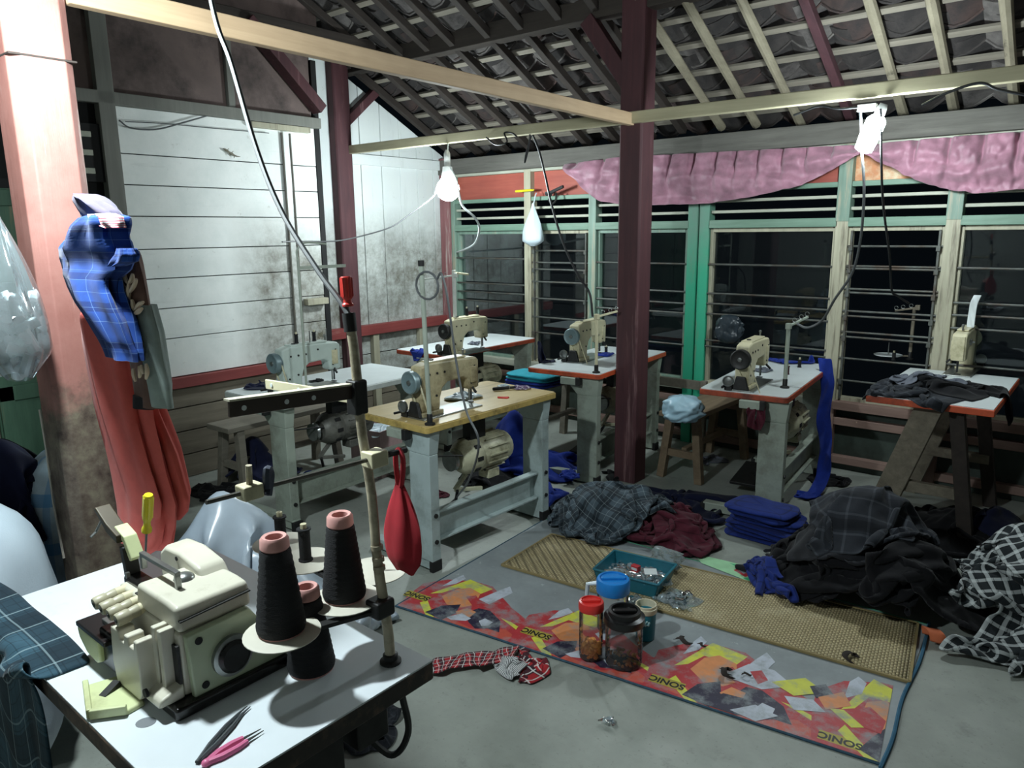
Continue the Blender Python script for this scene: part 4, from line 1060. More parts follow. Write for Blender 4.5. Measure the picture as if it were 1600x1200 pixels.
# --- black heap beside the woven mat
mound((-.84, 3.62), .47, .22, .26); mound((-.68, 3.5), .27, .28)
pl = [(-.95, 3.75, F_CHAR, 'charcoal shirt spread low at the back of the black heap', .28), (-1.05, 3.58, F_BLK, 'black shirt with gathered sleeve folds low in the black heap', .24), (-.74, 3.52, F_BLK, 'black garment at the foot of the black heap beside the orange scrap', .26),
      (-.74, 3.60, F_CHAR, 'charcoal garment draped down the middle of the black heap', .26), (-.60, 3.52, F_BLK, 'black garment spread beside the plaid heap at the end of the woven mat', .25), (-.84, 3.66, F_DG, 'dark grey checked shirt on the peak of the black heap', .22)]
for i, (x, y, m, l, r) in enumerate(pl):
    heap('garment', l, 'garment', (x, y), .86, r, m, group='garments in the black heap', aniso=1.1)
heap('garment', 'royal blue shirt part peeking from under the black heap onto the mat', 'garment', (-1.10, 3.38), .5, .13, F_BLUE, n=26, group='garments in the black heap')
# white tag
p = at(1341, 846, y=3.42)
tg = thing('paper_tag', 'small white paper tag lying on the black heap', 'tag', at(1341, 846, y=3.40), .3, rot=(1.0, .2, .5)); MB().hexa([(-.018, -.022, 0), (.018, -.018, 0), (.016, .022, 0), (-.014, .02, 0)], [(-.018, -.022, .001), (.018, -.018, .001), (.016, .022, .001), (-.014, .02, .001)]).obj('paper', M_TOPW, tg)
# --- black and white plaid heap
mound((-.15, 3.85), .34, .28); mound((-.3, 3.6), .2, .2); mound((.1, 3.6), .25, .25)
for x, y, l, r in ((-.05, 4.0, 'black and white plaid shirt at the back of the plaid heap', .3), (-.32, 3.72, 'black and white plaid shirt at the side of the plaid heap facing the black heap', .24), (-.12, 3.48, 'black and white plaid shirt lying lowest at the front of the plaid heap', .24), (.02, 3.75, 'black and white plaid shirt bunched on top of the plaid heap', .24)):
    heap('garment', l, 'garment', (x, y), .9, r, F_BW, uv=(1.7, 1.7), group='shirts in the plaid heap')
# --- dark mound behind, beneath the slanted-leg table
mound((-.5, 4.55), .14, .3, .25)
heap('garment', 'near black garment on the floor beneath the slanted-leg table', 'garment', (-.55, 4.5), .9, .34, F_BLK)
heap('garment', 'dark navy garment on the floor behind the plaid heap', 'garment', (-.1, 4.6), .8, .3, F_NAVY)
# --- grey plaid and maroon heaps at the mats
mound((-2.23, 3.52), .2, .24, .2); mound((-1.9, 3.6), .12, .2)
heap('garment', 'navy garment slumped behind the maroon heap by the pillar foot', 'garment', (-2.02, 4.02), 1.0, .3, F_NAVY)
heap('garment', 'maroon shirt bundle on the corner of the woven mat', 'garment', (-1.86, 3.58), .8, .22, F_MAR, group='maroon garments by the mat')
heap('garment', 'maroon shirt trailing toward the blue folded stack', 'garment', (-1.72, 3.55), .55, .16, F_MAR, n=28, group='maroon garments by the mat')
for x, y, l in ((-2.33, 3.55, 'grey plaid shirt at the outer side of the grey heap by the pale blue table'), (-2.12, 3.62, 'grey plaid shirt at the back of the grey heap against the pillar'), (-2.2, 3.45, 'grey plaid shirt on top of the grey heap before the dark red pillar')):
    heap('garment', l, 'garment', (x, y), .85, .22, F_GPL, uv=(1.3, 1.3), group='shirts in the grey plaid heap')
# --- blue things on the floor behind the middle table
for u, v, l, s, r in ((860, 722, 'royal blue garment crumpled on the floor behind the middle table', .8, .18), (838, 770, 'royal blue cloth scrap spread on the floor by the grey plaid heap', .6, .16), (890, 740, 'royal blue strip of cloth trailing toward the dark red pillar', .3, .09)):
    p = at(u, v + 14, z=0); mound((p.x, p.y), .10 * s + .04, .14); heap('garment', l, 'garment', (p.x, p.y), s, r, F_BLUEP, n=26, group='blue garments on the floor')
p = at(765, 750, z=0); mound((p.x, p.y), .1, .15)
heap('garment', 'black and grey garment on the floor under the yellowish table', 'garment', (p.x, p.y), .6, .18, F_BLK, n=26)
p = at(690, 775, z=0); heap('fabric_scrap', 'maroon cloth scrap on the floor under the yellowish table', 'fabric scrap', (p.x, p.y), .2, .07, F_MAR, n=16)
p = at(385, 745, z=0); mound((p.x + .12, p.y), .32, .15)
heap('garment', 'navy garment heaped against the plank wall under the mint machine', 'garment', (p.x + .12, p.y), .7, .18, F_NAVY)
p = at(330, 772, z=0); heap('garment', 'flat black cloth on the floor below the red trousers', 'garment', (p.x, p.y), .5, .2, F_BLK, n=24, aniso=1.4)
p = at(1300, 752, z=0); heap('fabric_scrap', 'blackish cloth scraps on the floor at the foot of the window wall', 'fabric scrap', (p.x, p.y), .4, .10, F_BLK, n=20)
for u, v, l in ((960, 745, 'black cloth scrap on the floor behind the dark red pillar'), (930, 690, 'small black cloth scrap beneath the bright orange edged table'), (1110, 720, 'grey cloth scrap beneath the plank bench')):
    p = at(u, v, z=0); heap('fabric_scrap', l, 'fabric scrap', (p.x, p.y), .28, .1, F_BLK if 'black' in l else F_GREY, n=16)
# --- folded stack
def folded(name, label, cat, c, w, d, h, rz, m, group=None):
    t_ = thing(name, label, cat, c, rz, group)
    def body(z0, z1, k):
        n = 28; rows = []
        for i in range(9):
            f = i / 8; z = z0 + (z1 - z0) * f; e = math.sqrt(max(0, 1 - (2 * f - 1) ** 2)) * .02
            row = []
            for j in range(n + 1):
                a = 2 * PI * j / n; x = (abs(math.cos(a)) ** .35) * (1 if math.cos(a) > 0 else -1) * (w / 2 - .02 + e); y = (abs(math.sin(a)) ** .35) * (1 if math.sin(a) > 0 else -1) * (d / 2 - .02 + e)
                q = mnoise.noise(V(x * 9, y * 9, k * 3.1 + z * 20)); q2 = mnoise.noise(V(x * 4, y * 4, k)); row.append((x + q * .02, y + q * .02, z + q * .008 + q2 * .008))
            rows.append(row)
        for z, s_ in ((z1 + .001, .6), (z1 + .001, .05)):
            rows.append([(x * s_, y * s_, z1 + mnoise.noise(V(x * 7, y * 7, k)) * .006) for x, y, _ in rows[8]])
        return np.array(rows)
    for k in range(2):
        MB().grid(body(h * k / 2, h * (k + 1) / 2 - .002, k + rnd.random() * 9)).obj('fold', m, t_, smooth=80)
    return t_
q0 = at(1195, 838, z=0)
for k, l in enumerate(('lowest', 'second from the floor', 'third from the floor', 'topmost')):
    folded('folded_shirt', 'folded royal blue shirt, %s of the small blue stack' % l, 'folded shirt', V(q0.x + rnd.uniform(-.02, .02), q0.y + rnd.uniform(-.02, .02), .003 + k * .047), .43 - .02 * k, .25, .045, -.12 + rnd.uniform(-.08, .08), F_BLUE, 'folded blue shirts in the small stack')
# --- big plastic sheet behind the overlock table
mound((-2.60, 1.36), .74, .24, .22); mound((-2.38, 1.46), .52, .24, .22)
heap('plastic_sheet', 'pale grey translucent plastic sheeting heaped behind the overlock machine', 'plastic sheet', (-2.50, 1.44), 1.45, .42, mat('milky_plastic', '9fabb6', .3, var=.06), n=40, bend=.35)
p = at(325, 792, z=.58); heap('garment', 'dark grey cloth lying on the heaped plastic sheeting', 'garment', (p.x, p.y), .3, .1, F_GREY, n=18)

# ---------------------------------------------------------------- cloth on tables
def table_hf(tb, w, l, z=TZ):
    h = HF(-5.2, -.2, 1.2, 5.6, .02); R_ = Matrix.Rotation(-tb.rotation_euler.z, 2)
    c_, s_ = math.cos(-tb.rotation_euler.z), math.sin(-tb.rotation_euler.z)
    x = (gx - tb.location.x) * c_ - (gy - tb.location.y) * s_; y = (gx - tb.location.x) * s_ + (gy - tb.location.y) * c_
    h.h[(abs(x) < w / 2) & (abs(y) < l / 2)] = z
    return h
H = table_hf(T7, w7, l7, TZ7)
for u, v, s, r, m, l in ((1430, 614, .74, .21, F_DG, 'dark grey garment hanging over the front of the slanted-leg table'), (1500, 610, .66, .18, F_BLK, 'black garment bunched at the foot of the machine seen end on'), (1440, 602, .5, .14, F_GREY, 'grey garment with folded hem on the slanted-leg table')):
    p = at(u, v, z=TZ7); heap('garment', l, 'garment', (p.x, p.y), s, r, m, n=30, hf=H, group='garments on the slanted-leg table')
H = table_hf(T6, w6, l6)
for u, v, s, r, m, l in ((500, 573, .34, .09, F_BLUE, 'royal blue cloth behind the arm of the mint machine'), (412, 606, .3, .09, F_NAVY, 'navy cloth at the table corner below the mint machine wheel'), (497, 596, .16, .05, F_BLK, 'black cloth scrap in front of the mint machine needle')):
    p = at(u, v, z=TZ); heap('fabric_piece', l, 'fabric piece', (p.x, p.y), s, r, m, n=20, hf=H)
H = table_hf(T3, w3, l3)
for u, v, s, r, m, l in ((852, 566, .22, .07, F_NAVY, 'navy cloth at the corner of the bright orange edged table'), (945, 556, .24, .08, F_BLUEP, 'royal blue cloth under the needle behind the dark red pillar')):
    p = at(u, v, z=TZ); heap('fabric_piece', l, 'fabric piece', (p.x, p.y), s, r, m, n=18, hf=H)
H = table_hf(T4, w4, l4)
for u, v, s, r, m, l, an in ((1240, 568, .34, .13, F_BLUEP, 'royal blue cloth strip along the table before the green mullion', 2.0), (1190, 580, .2, .07, F_GREY, 'grey scrap beside the needle near the green mullion', 1.)):
    p = at(u, v, z=TZ); heap('fabric_piece', l, 'fabric piece', (p.x, p.y), s, r, m, n=18, hf=H, aniso=an, ang=-.1)
H = table_hf(T5, w5, l5)
for u, v, s, r, m, l in ((656, 549, .2, .06, F_BLUEP, 'small royal blue cloth at the far corner table edge'), (742, 538, .2, .08, F_GREY, 'small grey cloth under the needle in the far corner')):
    p = at(u, v, z=TZ); heap('fabric_piece', l, 'fabric piece', (p.x, p.y), s, r, m, n=16, hf=H)
H = table_hf(T2, w2, l2)
for u, v, s, r, m, l in ((722, 622, .3, .10, M_PLW, 'crumpled white plastic spread on the worn yellowish table'), (815, 608, .2, .07, fabric('mauve_cloth', '6f5a78', ((0, 6, .3, 0, 'c9c4cc', .7),)), 'mauve and white crumpled wrapper on the yellowish table'), (786, 604, .14, .05, M_PLW, 'small white plastic scrap beside the black marker')):
    p = at(u, v, z=TZ); heap('plastic_wrapper' if 'plast' in l else 'wrapper', l, 'wrapper', (p.x, p.y), s, r, m, n=18, hf=H)
p = at(770, 608, z=TZ + .012); q = at(805, 605, z=TZ + .012)
t = thing('marker', 'black marker lying on the yellowish table', 'marker', p); d = q - p
MB().lathe([(.008, 0), (.010, .004), (.010, d.length * .7), (.008, d.length * .72), (.008, d.length)], (0, 0, 0), d, 12).obj('barrel', M_RUB, t)
MB().cyl(d * .71, d * .74, .0105, n=12).obj('cap_ring', M_CHR, t)
p = at(786, 622, z=TZ); t = thing('red_scrap', 'small red plastic scrap at the yellowish table edge', 'scrap', p, .4)
MB().hexa([(-.03, -.012, .001), (.03, -.016, .001), (.034, .012, .001), (-.02, .016, .001)], [(-.03, -.01, .010), (.028, -.012, .004), (.03, .012, .008), (-.02, .014, .003)]).obj('sheet', mat('red_plastic', 'c63a34', .3), t)
# spools standing on tables
for u, v, m, l in ((722, 618, M_THRK, 'black spool standing on the yellowish table behind the needle'), (1249, 574, M_THRK, 'black spool on a pin near the green mullion'), (1230, 585, mat('maroon_thread', '3d1620', .85), 'dark maroon spool beside the pale green stand'),
                   (932, 555, M_THRK, 'black spool behind the dark red pillar, nearer the machine'), (947, 553, M_THRK, 'black spool behind the dark red pillar, further from the machine'), (1396, 563, M_THRK, 'black spool on the round plate beside the bent brown stand')):
    spool(l, at(u, v, z=TZ + (.03 if '1396' in str(u) else 0)), .014, .055, m)
# --- plaid cloth fed through the overlock, hanging off the front table
H = HF(-5.2, -.2, 1.2, 5.6, .02); H.h[(gx > FX0 - .3) & (gx < FX1) & (gy > FY0) & (gy < FY1)] = FZ
n, m_ = 34, 38; uu = np.linspace(0, 1, n)[:, None] * np.ones((1, m_)); vv = np.linspace(0, 1, m_)[None] * np.ones((n, 1))
P = np.stack([-2.46 + uu * .78, .60 - vv * .62 + .02 * noise2(n, m_, RNG, 4) - .05 * (1 - uu), FZ + .03 + .03 * noise2(n, m_, RNG, 5) + uu * .03 * (vv < .15)], -1)
P[..., 0] -= .24 * vv * uu
P = sim(P, (.80 / (n - 1), .74 / (m_ - 1)), H, steps=110, its=6, box=[((-2.5, FY0, .70), (FX1, FY1, FZ))], th=.005)
cloth('plaid_cloth', 'blue grey plaid cloth feeding the overlock and hanging off the white table', 'cloth', P, F_TEALP, (.9, .9))
p = at(30, 1150, y=.40)
mound((-2.0, .30), .25, .2); heap('garment', 'black cloth lying on the floor below the hanging plaid cloth', 'garment', (-1.95, .3), .6, .2, F_BLK, n=24)
p = at(585, 1150, z=0); heap('garment', 'dark plaid cloth on the floor under the overlock table corner', 'garment', (p.x - .05, p.y), .4, .12, F_DG, n=22)
# --- blue strip hanging from the table before the green mullion
def ribbon(name, label, cat, pts, w, m, side=(1, 0, 0), wob=.01, twist=.3):
    sp = spline(pts, 10); s_ = Vector(side); P = []
    for i, p in enumerate(sp):
        a = twist * math.sin(i * .35); d = Matrix.Rotation(a, 3, 'Z') @ s_
        P.append([p + d * w * (k / 6 - .5) + V(0, 1, 0) * wob * math.sin(k * 1.4 + i * .5) for k in range(7)])
    return cloth(name, label, cat, np.array([[tuple(q) for q in r] for r in P]), m, (3, 1))
xs_ = corner(T4, w4 / 2 + .03, l4 * .30)
y_ = xs_.y
ribbon('cloth_strip', 'long royal blue cloth strip hanging from the table to the floor', 'cloth', [at(1288, 560, y=y_ - .05), at(1293, 600, y=y_ - .05), at(1287, 650, y=y_ - .05), at(1290, 700, y=y_ - .05), at(1285, 745, y=y_ - .1), at(1272, 770, z=.03), at(1255, 778, z=.02)], .085, F_BLUEP)
p = at(1262, 778, z=0); heap('fabric_piece', 'royal blue cloth end pooled on the floor near the window wall', 'fabric piece', (p.x, p.y), .26, .08, F_BLUEP, n=16)
# --- red plaid scraps on the bare floor
_s = (at(720, 1060, z=0) - at(735, 1000, z=0)).normalized()
ribbon('fabric_scrap', 'long red and grey plaid scrap on the concrete by the printed mat', 'fabric scrap', [at(672, 1042, z=.012), at(700, 1036, z=.03), at(730, 1030, z=.02), at(758, 1029, z=.035), at(785, 1024, z=.015), at(806, 1018, z=.03)], .10, F_RED, side=_s, wob=.006, twist=.25)
for u, v, s, r, an, ag, l in ((815, 1042, .28, .1, 1.2, .2, 'red plaid scrap with a striped corner at the printed mat edge'),):
    p = at(u, v, z=0); heap('fabric_scrap', l, 'fabric scrap', (p.x, p.y), s, r, F_RED, n=22, aniso=an, ang=ag, lift=.03, group='red plaid scraps')
p = at(795, 1042, z=.02); heap('fabric_scrap', 'thin black and white striped scrap between the red plaid scraps', 'fabric scrap', (p.x, p.y), .18, .08, fabric('fine_stripe', 'c9cbcb', ((0, 26, .45, 0, '33363c', .9),)), n=18, lift=.03)
# ---------------------------------------------------------------- clothes on the front pillar
def hang(name, label, rows, y0, depth, m, cat='garment', uv=(1, 2), folds=(6, .18), parent=None, slope=0.):
    P = []
    n = 28
    for i, (v, ul, ur) in enumerate(rows_fine(rows)):
        a, b_ = at(ul, v, y=y0), at(ur, v, y=y0); c_ = (a + b_) / 2; w_ = (b_ - a).length / 2
        row = []
        for j in range(n + 1):
            an = 2 * PI * j / n; f = 1 + folds[1] * math.sin(an * folds[0] + i * .11) + .10 * mnoise.noise(V(an * 1.5, i * .16, y0 * 9))
            row.append((c_.x + math.cos(an) * w_ * min(f, 1.06), y0 - math.sin(an) * depth * f * (1 + .25 * math.sin(i * .22)), c_.z))
        P.append(row)
    c0 = np.array(P[0]).mean(0); P.insert(0, [tuple(c0)] * (n + 1)); c1 = np.array(P[-1]).mean(0); P.append([tuple(c1 + np.array([0, 0, .02]))] * (n + 1))
    o = MB().grid(np.array(P), uv).obj(name, m, parent, smooth=70)
    return tag(o, label, cat) if parent is None else o
def rows_fine(rows, k=4):
    out = []
    for (v0, l0, r0_), (v1, l1, r1_) in zip(rows, rows[1:]):
        for j in range(k):
            f = j / k; out.append((v0 + (v1 - v0) * f, l0 + (l1 - l0) * f, r0_ + (r1_ - r0_) * f))
    return out + [rows[-1]]
tr_ = hang('trousers', 'coral red trousers hanging from the front pillar', [(488, 138, 180), (500, 136, 200), (540, 140, 222), (640, 158, 236), (720, 176, 254), (766, 184, 268), (803, 190, 266), (828, 196, 262), (836, 200, 258), (850, 206, 246)], .845, .035, fabric('coral_cloth', 'c25850', var=.1), folds=(7, .2), uv=(1, 1))
hang('rear_leg', None, [(560, 206, 226), (640, 214, 247), (700, 228, 273), (766, 242, 291), (790, 250, 288), (806, 254, 278)], .875, .03, fabric('coral_cloth', 'c25850', var=.1), folds=(5, .22), uv=(1, 1), parent=tr_)
bt = hang('batik_garment', 'brown batik garment with pale leaf motif hanging over the red trousers', [(392, 186, 212), (400, 184, 214), (430, 188, 222), (480, 195, 232), (520, 199, 240), (560, 204, 244), (600, 211, 248), (634, 218, 250)], .80, .02, fabric('brown_batik', '6f564e', var=.25), folds=(4, .1))
hang('grey_lining', None, [(476, 224, 236), (520, 226, 248), (560, 232, 254), (600, 236, 263), (634, 238, 267)], .805, .02, fabric('grey_lining', '8d9a96'), folds=(4, .12), parent=bt)
hang('dark_hem', None, [(618, 214, 240), (636, 217, 240)], .798, .021, F_CHAR, folds=(4, .1), parent=bt)
M_MOT = mat('batik_motif', 'd3bfa6', .85); b = MB()
for arc in ([(201, 470), (201, 455), (201, 442)], [(200, 456), (193, 448), (189, 436)], [(203, 456), (209, 447), (213, 436)], [(200, 442), (196, 436), (195, 428)], [(202, 442), (206, 436), (207, 428)], [(199, 466), (194, 462), (191, 454)],
            [(209, 490), (208, 478), (206, 468)], [(207, 484), (200, 476), (197, 466)], [(211, 484), (217, 476), (224, 472)], [(210, 490), (216, 487), (222, 482)], [(206, 490), (201, 486), (198, 480)],
            [(212, 596), (209, 586), (208, 576)], [(218, 590), (219, 580), (217, 572)], [(228, 592), (230, 580), (228, 568)], [(224, 584), (222, 576), (221, 570)]):
    pts = spline([at(u, v, y=.774) for u, v in arc], 4); b.tube(pts, [.0022 + .0036 * math.sin(PI * (k + 1) / (len(pts) + 1)) for k in range(len(pts))], 6)
tag(b.obj('leaf_motif', M_MOT, bt), kind='stuff')
sh = hang('plaid_shirt', 'bright blue plaid shirt with a dangling sleeve hung on the front pillar', [(336, 150, 180), (340, 136, 190), (352, 122, 196), (368, 110, 198), (388, 97, 203), (405, 98, 205), (418, 102, 200), (432, 106, 184), (450, 115, 185), (475, 128, 194), (496, 142, 203), (531, 162, 213), (546, 168, 217), (560, 173, 219)], .755, .03, fabric('bright_blue_plaid', '21458f', ((0, 3, .30, 0, '12285e', .8), (1, 3, .28, 0, '12285e', .7), (0, 7, .04, .3, '8fb2d8', .22), (1, 8, .03, .3, '8fb2d8', .2))), folds=(6, .22), uv=(2, 1))
b = hang('cuff_flap', None, [(388, 188, 208), (398, 186, 212), (408, 178, 211), (416, 176, 190)], .735, .015, fabric('bright_blue_plaid', '21458f'), parent=sh)
hang('draped_cloth', 'grey mauve cloth bundled over the nail above the blue shirt', [(303, 131, 136), (307, 129, 146), (313, 128, 158), (322, 128, 172), (332, 129, 184), (342, 131, 192), (352, 142, 193)], .775, .026, fabric('mauve_grey', '4c4756', ((0, 7, .1, 0, '4f4a58', .5),)))
hang('checked_scarf', 'pink and white checked strip between grey cloth and blue shirt', [(334, 140, 176), (340, 142, 190), (350, 148, 193), (356, 170, 192)], .738, .014, fabric('pink_check', 'd9d3d6', ((0, 8, .45, 0, 'cc4a5c', .9), (1, 3, .3, 0, '33303c', .6))))
# ---------------------------------------------------------------- pink curtain
def swag(label, top, bot, y0, pleats, seed):
    n = 170; m_ = 34; P = np.zeros((n, m_, 3)); tp, bp = top, bot
    for i in range(n):
        f = i / (n - 1); u = tp[0][0] + (tp[-1][0] - tp[0][0]) * f
        a = at(u, np.interp(u, *zip(*tp)), y=y0); b_ = at(u, np.interp(u, *zip(*bp)), y=y0); drop = a.z - b_.z
        for j in range(m_):
            g = j / (m_ - 1); h = g * drop; z = a.z - h
            ph = f * pleats + .25 * mnoise.noise(V(f * 9, seed, 0)) - g * .35 * (f - .4)
            fr = ph - math.floor(ph) - .5; crease = math.exp(-(fr / .09) ** 2) * math.exp(-(g / .62) ** 2)
            fold = math.sin((h / .034) + 5 * f * (1 - 2 * abs(f - .35)) + 2.2 * mnoise.noise(V(f * 5, h * 6, seed)))
            k = min(1, max(0, (g - .25) / .3)) * min(1, drop / .08)
            nz = mnoise.noise(V(f * 30, h * 22, seed))
            P[i, j] = (a.x + .006 * nz, y0 - .015 - .045 * math.sin(min(1, g * 1.2) * PI * .8) * min(1, drop / .1) + .055 * crease - .024 * fold * k - .018 * nz, z + .006 * nz * (g > .9))
    return cloth('curtain', label, 'curtain', P, M_CURT, (1, 1), 'pink curtain swags over the windows', th=.003)
def m_curtain():
    w = N('pink_curtain'); v = w.coord(); f = w.noise(v, 9, 4)
    w.set(w.ramp(f, [(.3, lin('86606f')), (.7, lin('b07f92'))]), .5, Sheen_Weight=.3, Specular_IOR_Level=.4)
    return w.m
M_CURT = m_curtain()
swag('long pink curtain swag gathered between the corner side and the tube lamp', [(884, 257), (963, 246), (1110, 238), (1230, 232), (1352, 226)], [(884, 266), (905, 285), (940, 314), (985, 322), (1110, 318), (1180, 308), (1260, 290), (1310, 262), (1352, 240)], YB - .11, 13, .4)
swag('short pink curtain swag beside the tube lamp, drooping over the end window', [(1352, 226), (1420, 220), (1500, 213), (1620, 204), (1720, 198)], [(1352, 240), (1390, 258), (1440, 282), (1490, 296), (1540, 302), (1600, 296), (1720, 280)], YB - .11, 7, 1.3)
# ---------------------------------------------------------------- sacks and bags
def sack(name, label, c, rx, ry, h, m, seed, cat='sack', crisp=0.):
    t_ = thing(name, label, cat, c); n = 36; P = []
    for i in range(26):
        f = i / 25; r = math.sin(min(1, f * 1.0) * PI * .5 + .0) if f < .0 else (1 - abs(2 * f - 1) ** 3.2) ** .45
        r = max(r, .02); row = []
        for j in range(n + 1):
            a = 2 * PI * j / n; q = mnoise.noise(V(math.cos(a) * 1.6, math.sin(a) * 1.6, f * 2.5 + seed)); q2 = mnoise.noise(V(math.cos(a) * 5, math.sin(a) * 5, f * 7 + seed))
            k = r * (1 + .14 * q + .05 * q2 + crisp * (abs(mnoise.noise(V(math.cos(a) * 3, math.sin(a) * 3, f * 4 + seed))) - .25)); row.append((math.cos(a) * rx * k, math.sin(a) * ry * k, h * f + .02 * q * r))
        P.append(row)
    MB().grid(np.array(P), (3, 3)).obj('bulging_body', m, t_, smooth=80)
    return t_
M_SACK = mat('white_woven_sack', 'aab8c2', .45, var=.04, scale=6, bump=.25, bscale=160)
sack('white_sack', 'bulging white sack beside the overlock table', V(-2.58, .50, 0), .27, .25, .95, M_SACK, 2.2)
sack('printed_sack', 'pale sack with blue print squeezed behind the bulging white sack', V(-2.86, .98, 0), .22, .24, .98, fabric('blue_printed_sack', 'b9cad6', ((0, 2, .25, .1, '4f92c8', .7), (1, 3, .2, .4, '4f92c8', .5)), .6), 5.1)
mound((-2.95, .75), 1.02, .28, .25)
heap('garment', 'dark navy clothes piled on top of the white sacks', 'garment', (-2.92, .72), .8, .22, F_NAVY, n=30)
heap('garment', 'black cloth on the navy clothes atop the sacks', 'garment', (-3.1, .85), .55, .17, F_BLK, n=24)
# clear bag of spools hung beside the pillar
bg = thing('clear_bag', 'clear plastic bag stuffed with white spools hung beside the front pillar', 'bag', V(-2.42, .70, 1.30))
P = []
for i in range(22):
    f = i / 21; w_ = .13 * math.sin(min(1, (1 - f) * 1.35 + .02) * PI * .5) * (.35 + .65 * min(1, f * 6)) if f < .97 else .008
    P.append([(math.cos(a) * w_ * (1 + .12 * math.sin(a * 7 + f * 5)) - .03 * f * 0, math.sin(a) * w_ * .6 * (1 + .12 * math.sin(a * 6)), f * .47) for a in [2 * PI * j / 32 for j in range(33)]])
MB().grid(np.array(P)).obj('clear_skin', M_CLR, bg, smooth=80)
b = MB()
for k in range(44):
    a = rnd.uniform(0, 6.28); r = rnd.uniform(0, .095); z = rnd.uniform(.03, .22)
    c_ = V(math.cos(a) * r, math.sin(a) * r * .5, z); d = V(rnd.uniform(-1, 1), rnd.uniform(-.5, .5), rnd.uniform(-1, 1)).normalized() * .03
    b.cyl(c_ - d, c_ + d, .016, n=10)
tag(b.obj('white_spools', mat('white_spool', 'dfe7ea', .6), bg), kind='stuff')
# white bag hung at the windows
p = at(833, 345, y=YB - .14)
hb = thing('hanging_bag', 'small white plastic bag hanging from a strap on the windows', 'bag', p)
P = []
for i in range(18):
    f = i / 17; z = .15 - f * .37; w_ = .010 + .092 * math.sin(min(1, f * 1.05) * PI * .58) ** 1.4 * (1 if f < .9 else (1 - f) * 8 + .2)
    P.append([(math.cos(a) * w_ * (1 + .12 * math.sin(a * 5 + f * 4)), math.sin(a) * w_ * .7, z) for a in [2 * PI * j / 24 for j in range(25)]])
MB().grid(np.array(P)).obj('bag_body', M_PLW, hb, smooth=80)
MB().tube([V(0, 0, .12), V(.005, .03, .22), V(0, .05, .24)], .006, 6).obj('strap', M_PLW, hb)
# dark bag on the green mullion
p = at(1139, 514, y=YB - .12)
db = sack('dark_bag', 'dark translucent bag hanging on the bright green mullion', p + V(0, 0, -.11), .10, .05, .22, mat('smoky_plastic', '2b343b', .3), 7.7, 'bag', .5)
# ---------------------------------------------------------------- benches
def bench(label, loc, rz, w, l, h, m, splay=.05, name='wooden_bench'):
    t_ = thing(name, label, 'bench', loc, rz)
    MB().box((0, 0, h - .02), (w, l, .035)).obj('seat', m, t_, bev=.005)
    for sy in (-1, 1):
        for sx in (-1, 1):
            MB().bar((sx * (w / 2 - .04), sy * (l / 2 - .10), h - .035), (sx * (w / 2 - .04 + splay), sy * (l / 2 - .08), 0), .055, .05, (0, 1, 0)).obj('leg', m, t_, bev=.004)
        MB().box((0, sy * (l / 2 - .09), h * .38), (w - .05, .03, .05)).obj('rung', m, t_, bev=.003)
    MB().box((0, 0, h * .42), (.04, l - .25, .03)).obj('stretcher', m, t_, bev=.003)
    return t_
M_BEN = wood('bench_wood', '6a5946', '8d7a62', 1, .7, 7, .3); M_BENG = wood('grey_bench_wood', '6b655a', '8d877a', 1, .75, 7, .3)
bq = at(1060, 668, y=4.38)
BN = bench('worn wooden bench carrying a white plastic bag beside the windows', V(-2.23, 4.86, 0), -.02, .27, .9, .49, M_BEN)
bench('grey wooden bench between the plank wall and the mint machine table', V(-4.52, 2.85, 0), .03, .26, .95, .47, M_BENG)
bench('grey wooden bench before the far corner windows', V(-2.95 - .5, 4.62, 0), 0, .26, .9, .55, M_BENG)
bench('brown wooden stool at the window wall beyond the plaid heap', V(.13, 4.55, 0), .2, .30, .34, .46, M_BEN, name='wooden_stool')
# low bench back behind the pillar
t = thing('bench_back', 'pale grey wooden rail frame standing against the sill behind the plank bench', 'frame', at(1058, 690, y=5.2).xyz * V(1, 1, 0) if False else V(at(1058, 690, y=5.2).x, 5.2, 0))
xl, xr = at(1010, 585, y=5.2).x - t.location.x, at(1100, 595, y=5.2).x - t.location.x; zt = at(1058, 590, y=5.2).z
for x in (xl, xr): MB().box((x, 0, zt / 2), (.05, .04, zt)).obj('post', M_BENG, t, bev=.004)
for z in (zt - .04, .34): MB().box(((xl + xr) / 2, 0, z), (xr - xl - .05, .03, .07)).obj('rail', M_BENG, t, bev=.004)
# bag on the bench
pb = at(1062, 660, z=.49)
sack('plastic_bag', 'crumpled pale blue white plastic bag on the bench end', V(pb.x, pb.y + .03, .49), .125, .13, .17, M_PLB, 3.3, 'bag', .4)
# teal cloth and blue garment on the corner bench
H = HF(-5.2, -.2, 1.2, 5.6, .02); H.h[(gx > -3.58) & (gx < -3.32) & (gy > 4.17) & (gy < 5.07)] = .55
folded('folded_cloth', 'bright teal folded cloth beside the bright orange edged table', 'folded cloth', V(-3.40, 4.36, .60), .40, .30, .05, .1, F_TEAL)
folded('folded_cloth', 'blue folded cloth beneath the bright teal cloth', 'folded cloth', V(-3.41, 4.36, .553), .38, .30, .045, 0, F_BLUEP)
mound((-3.28, 3.95), .46, .16, .14)
heap('garment', 'royal blue garment drooping from the corner bench to the floor', 'garment', (-3.28, 3.95), .75, .2, F_BLUEP, n=28)
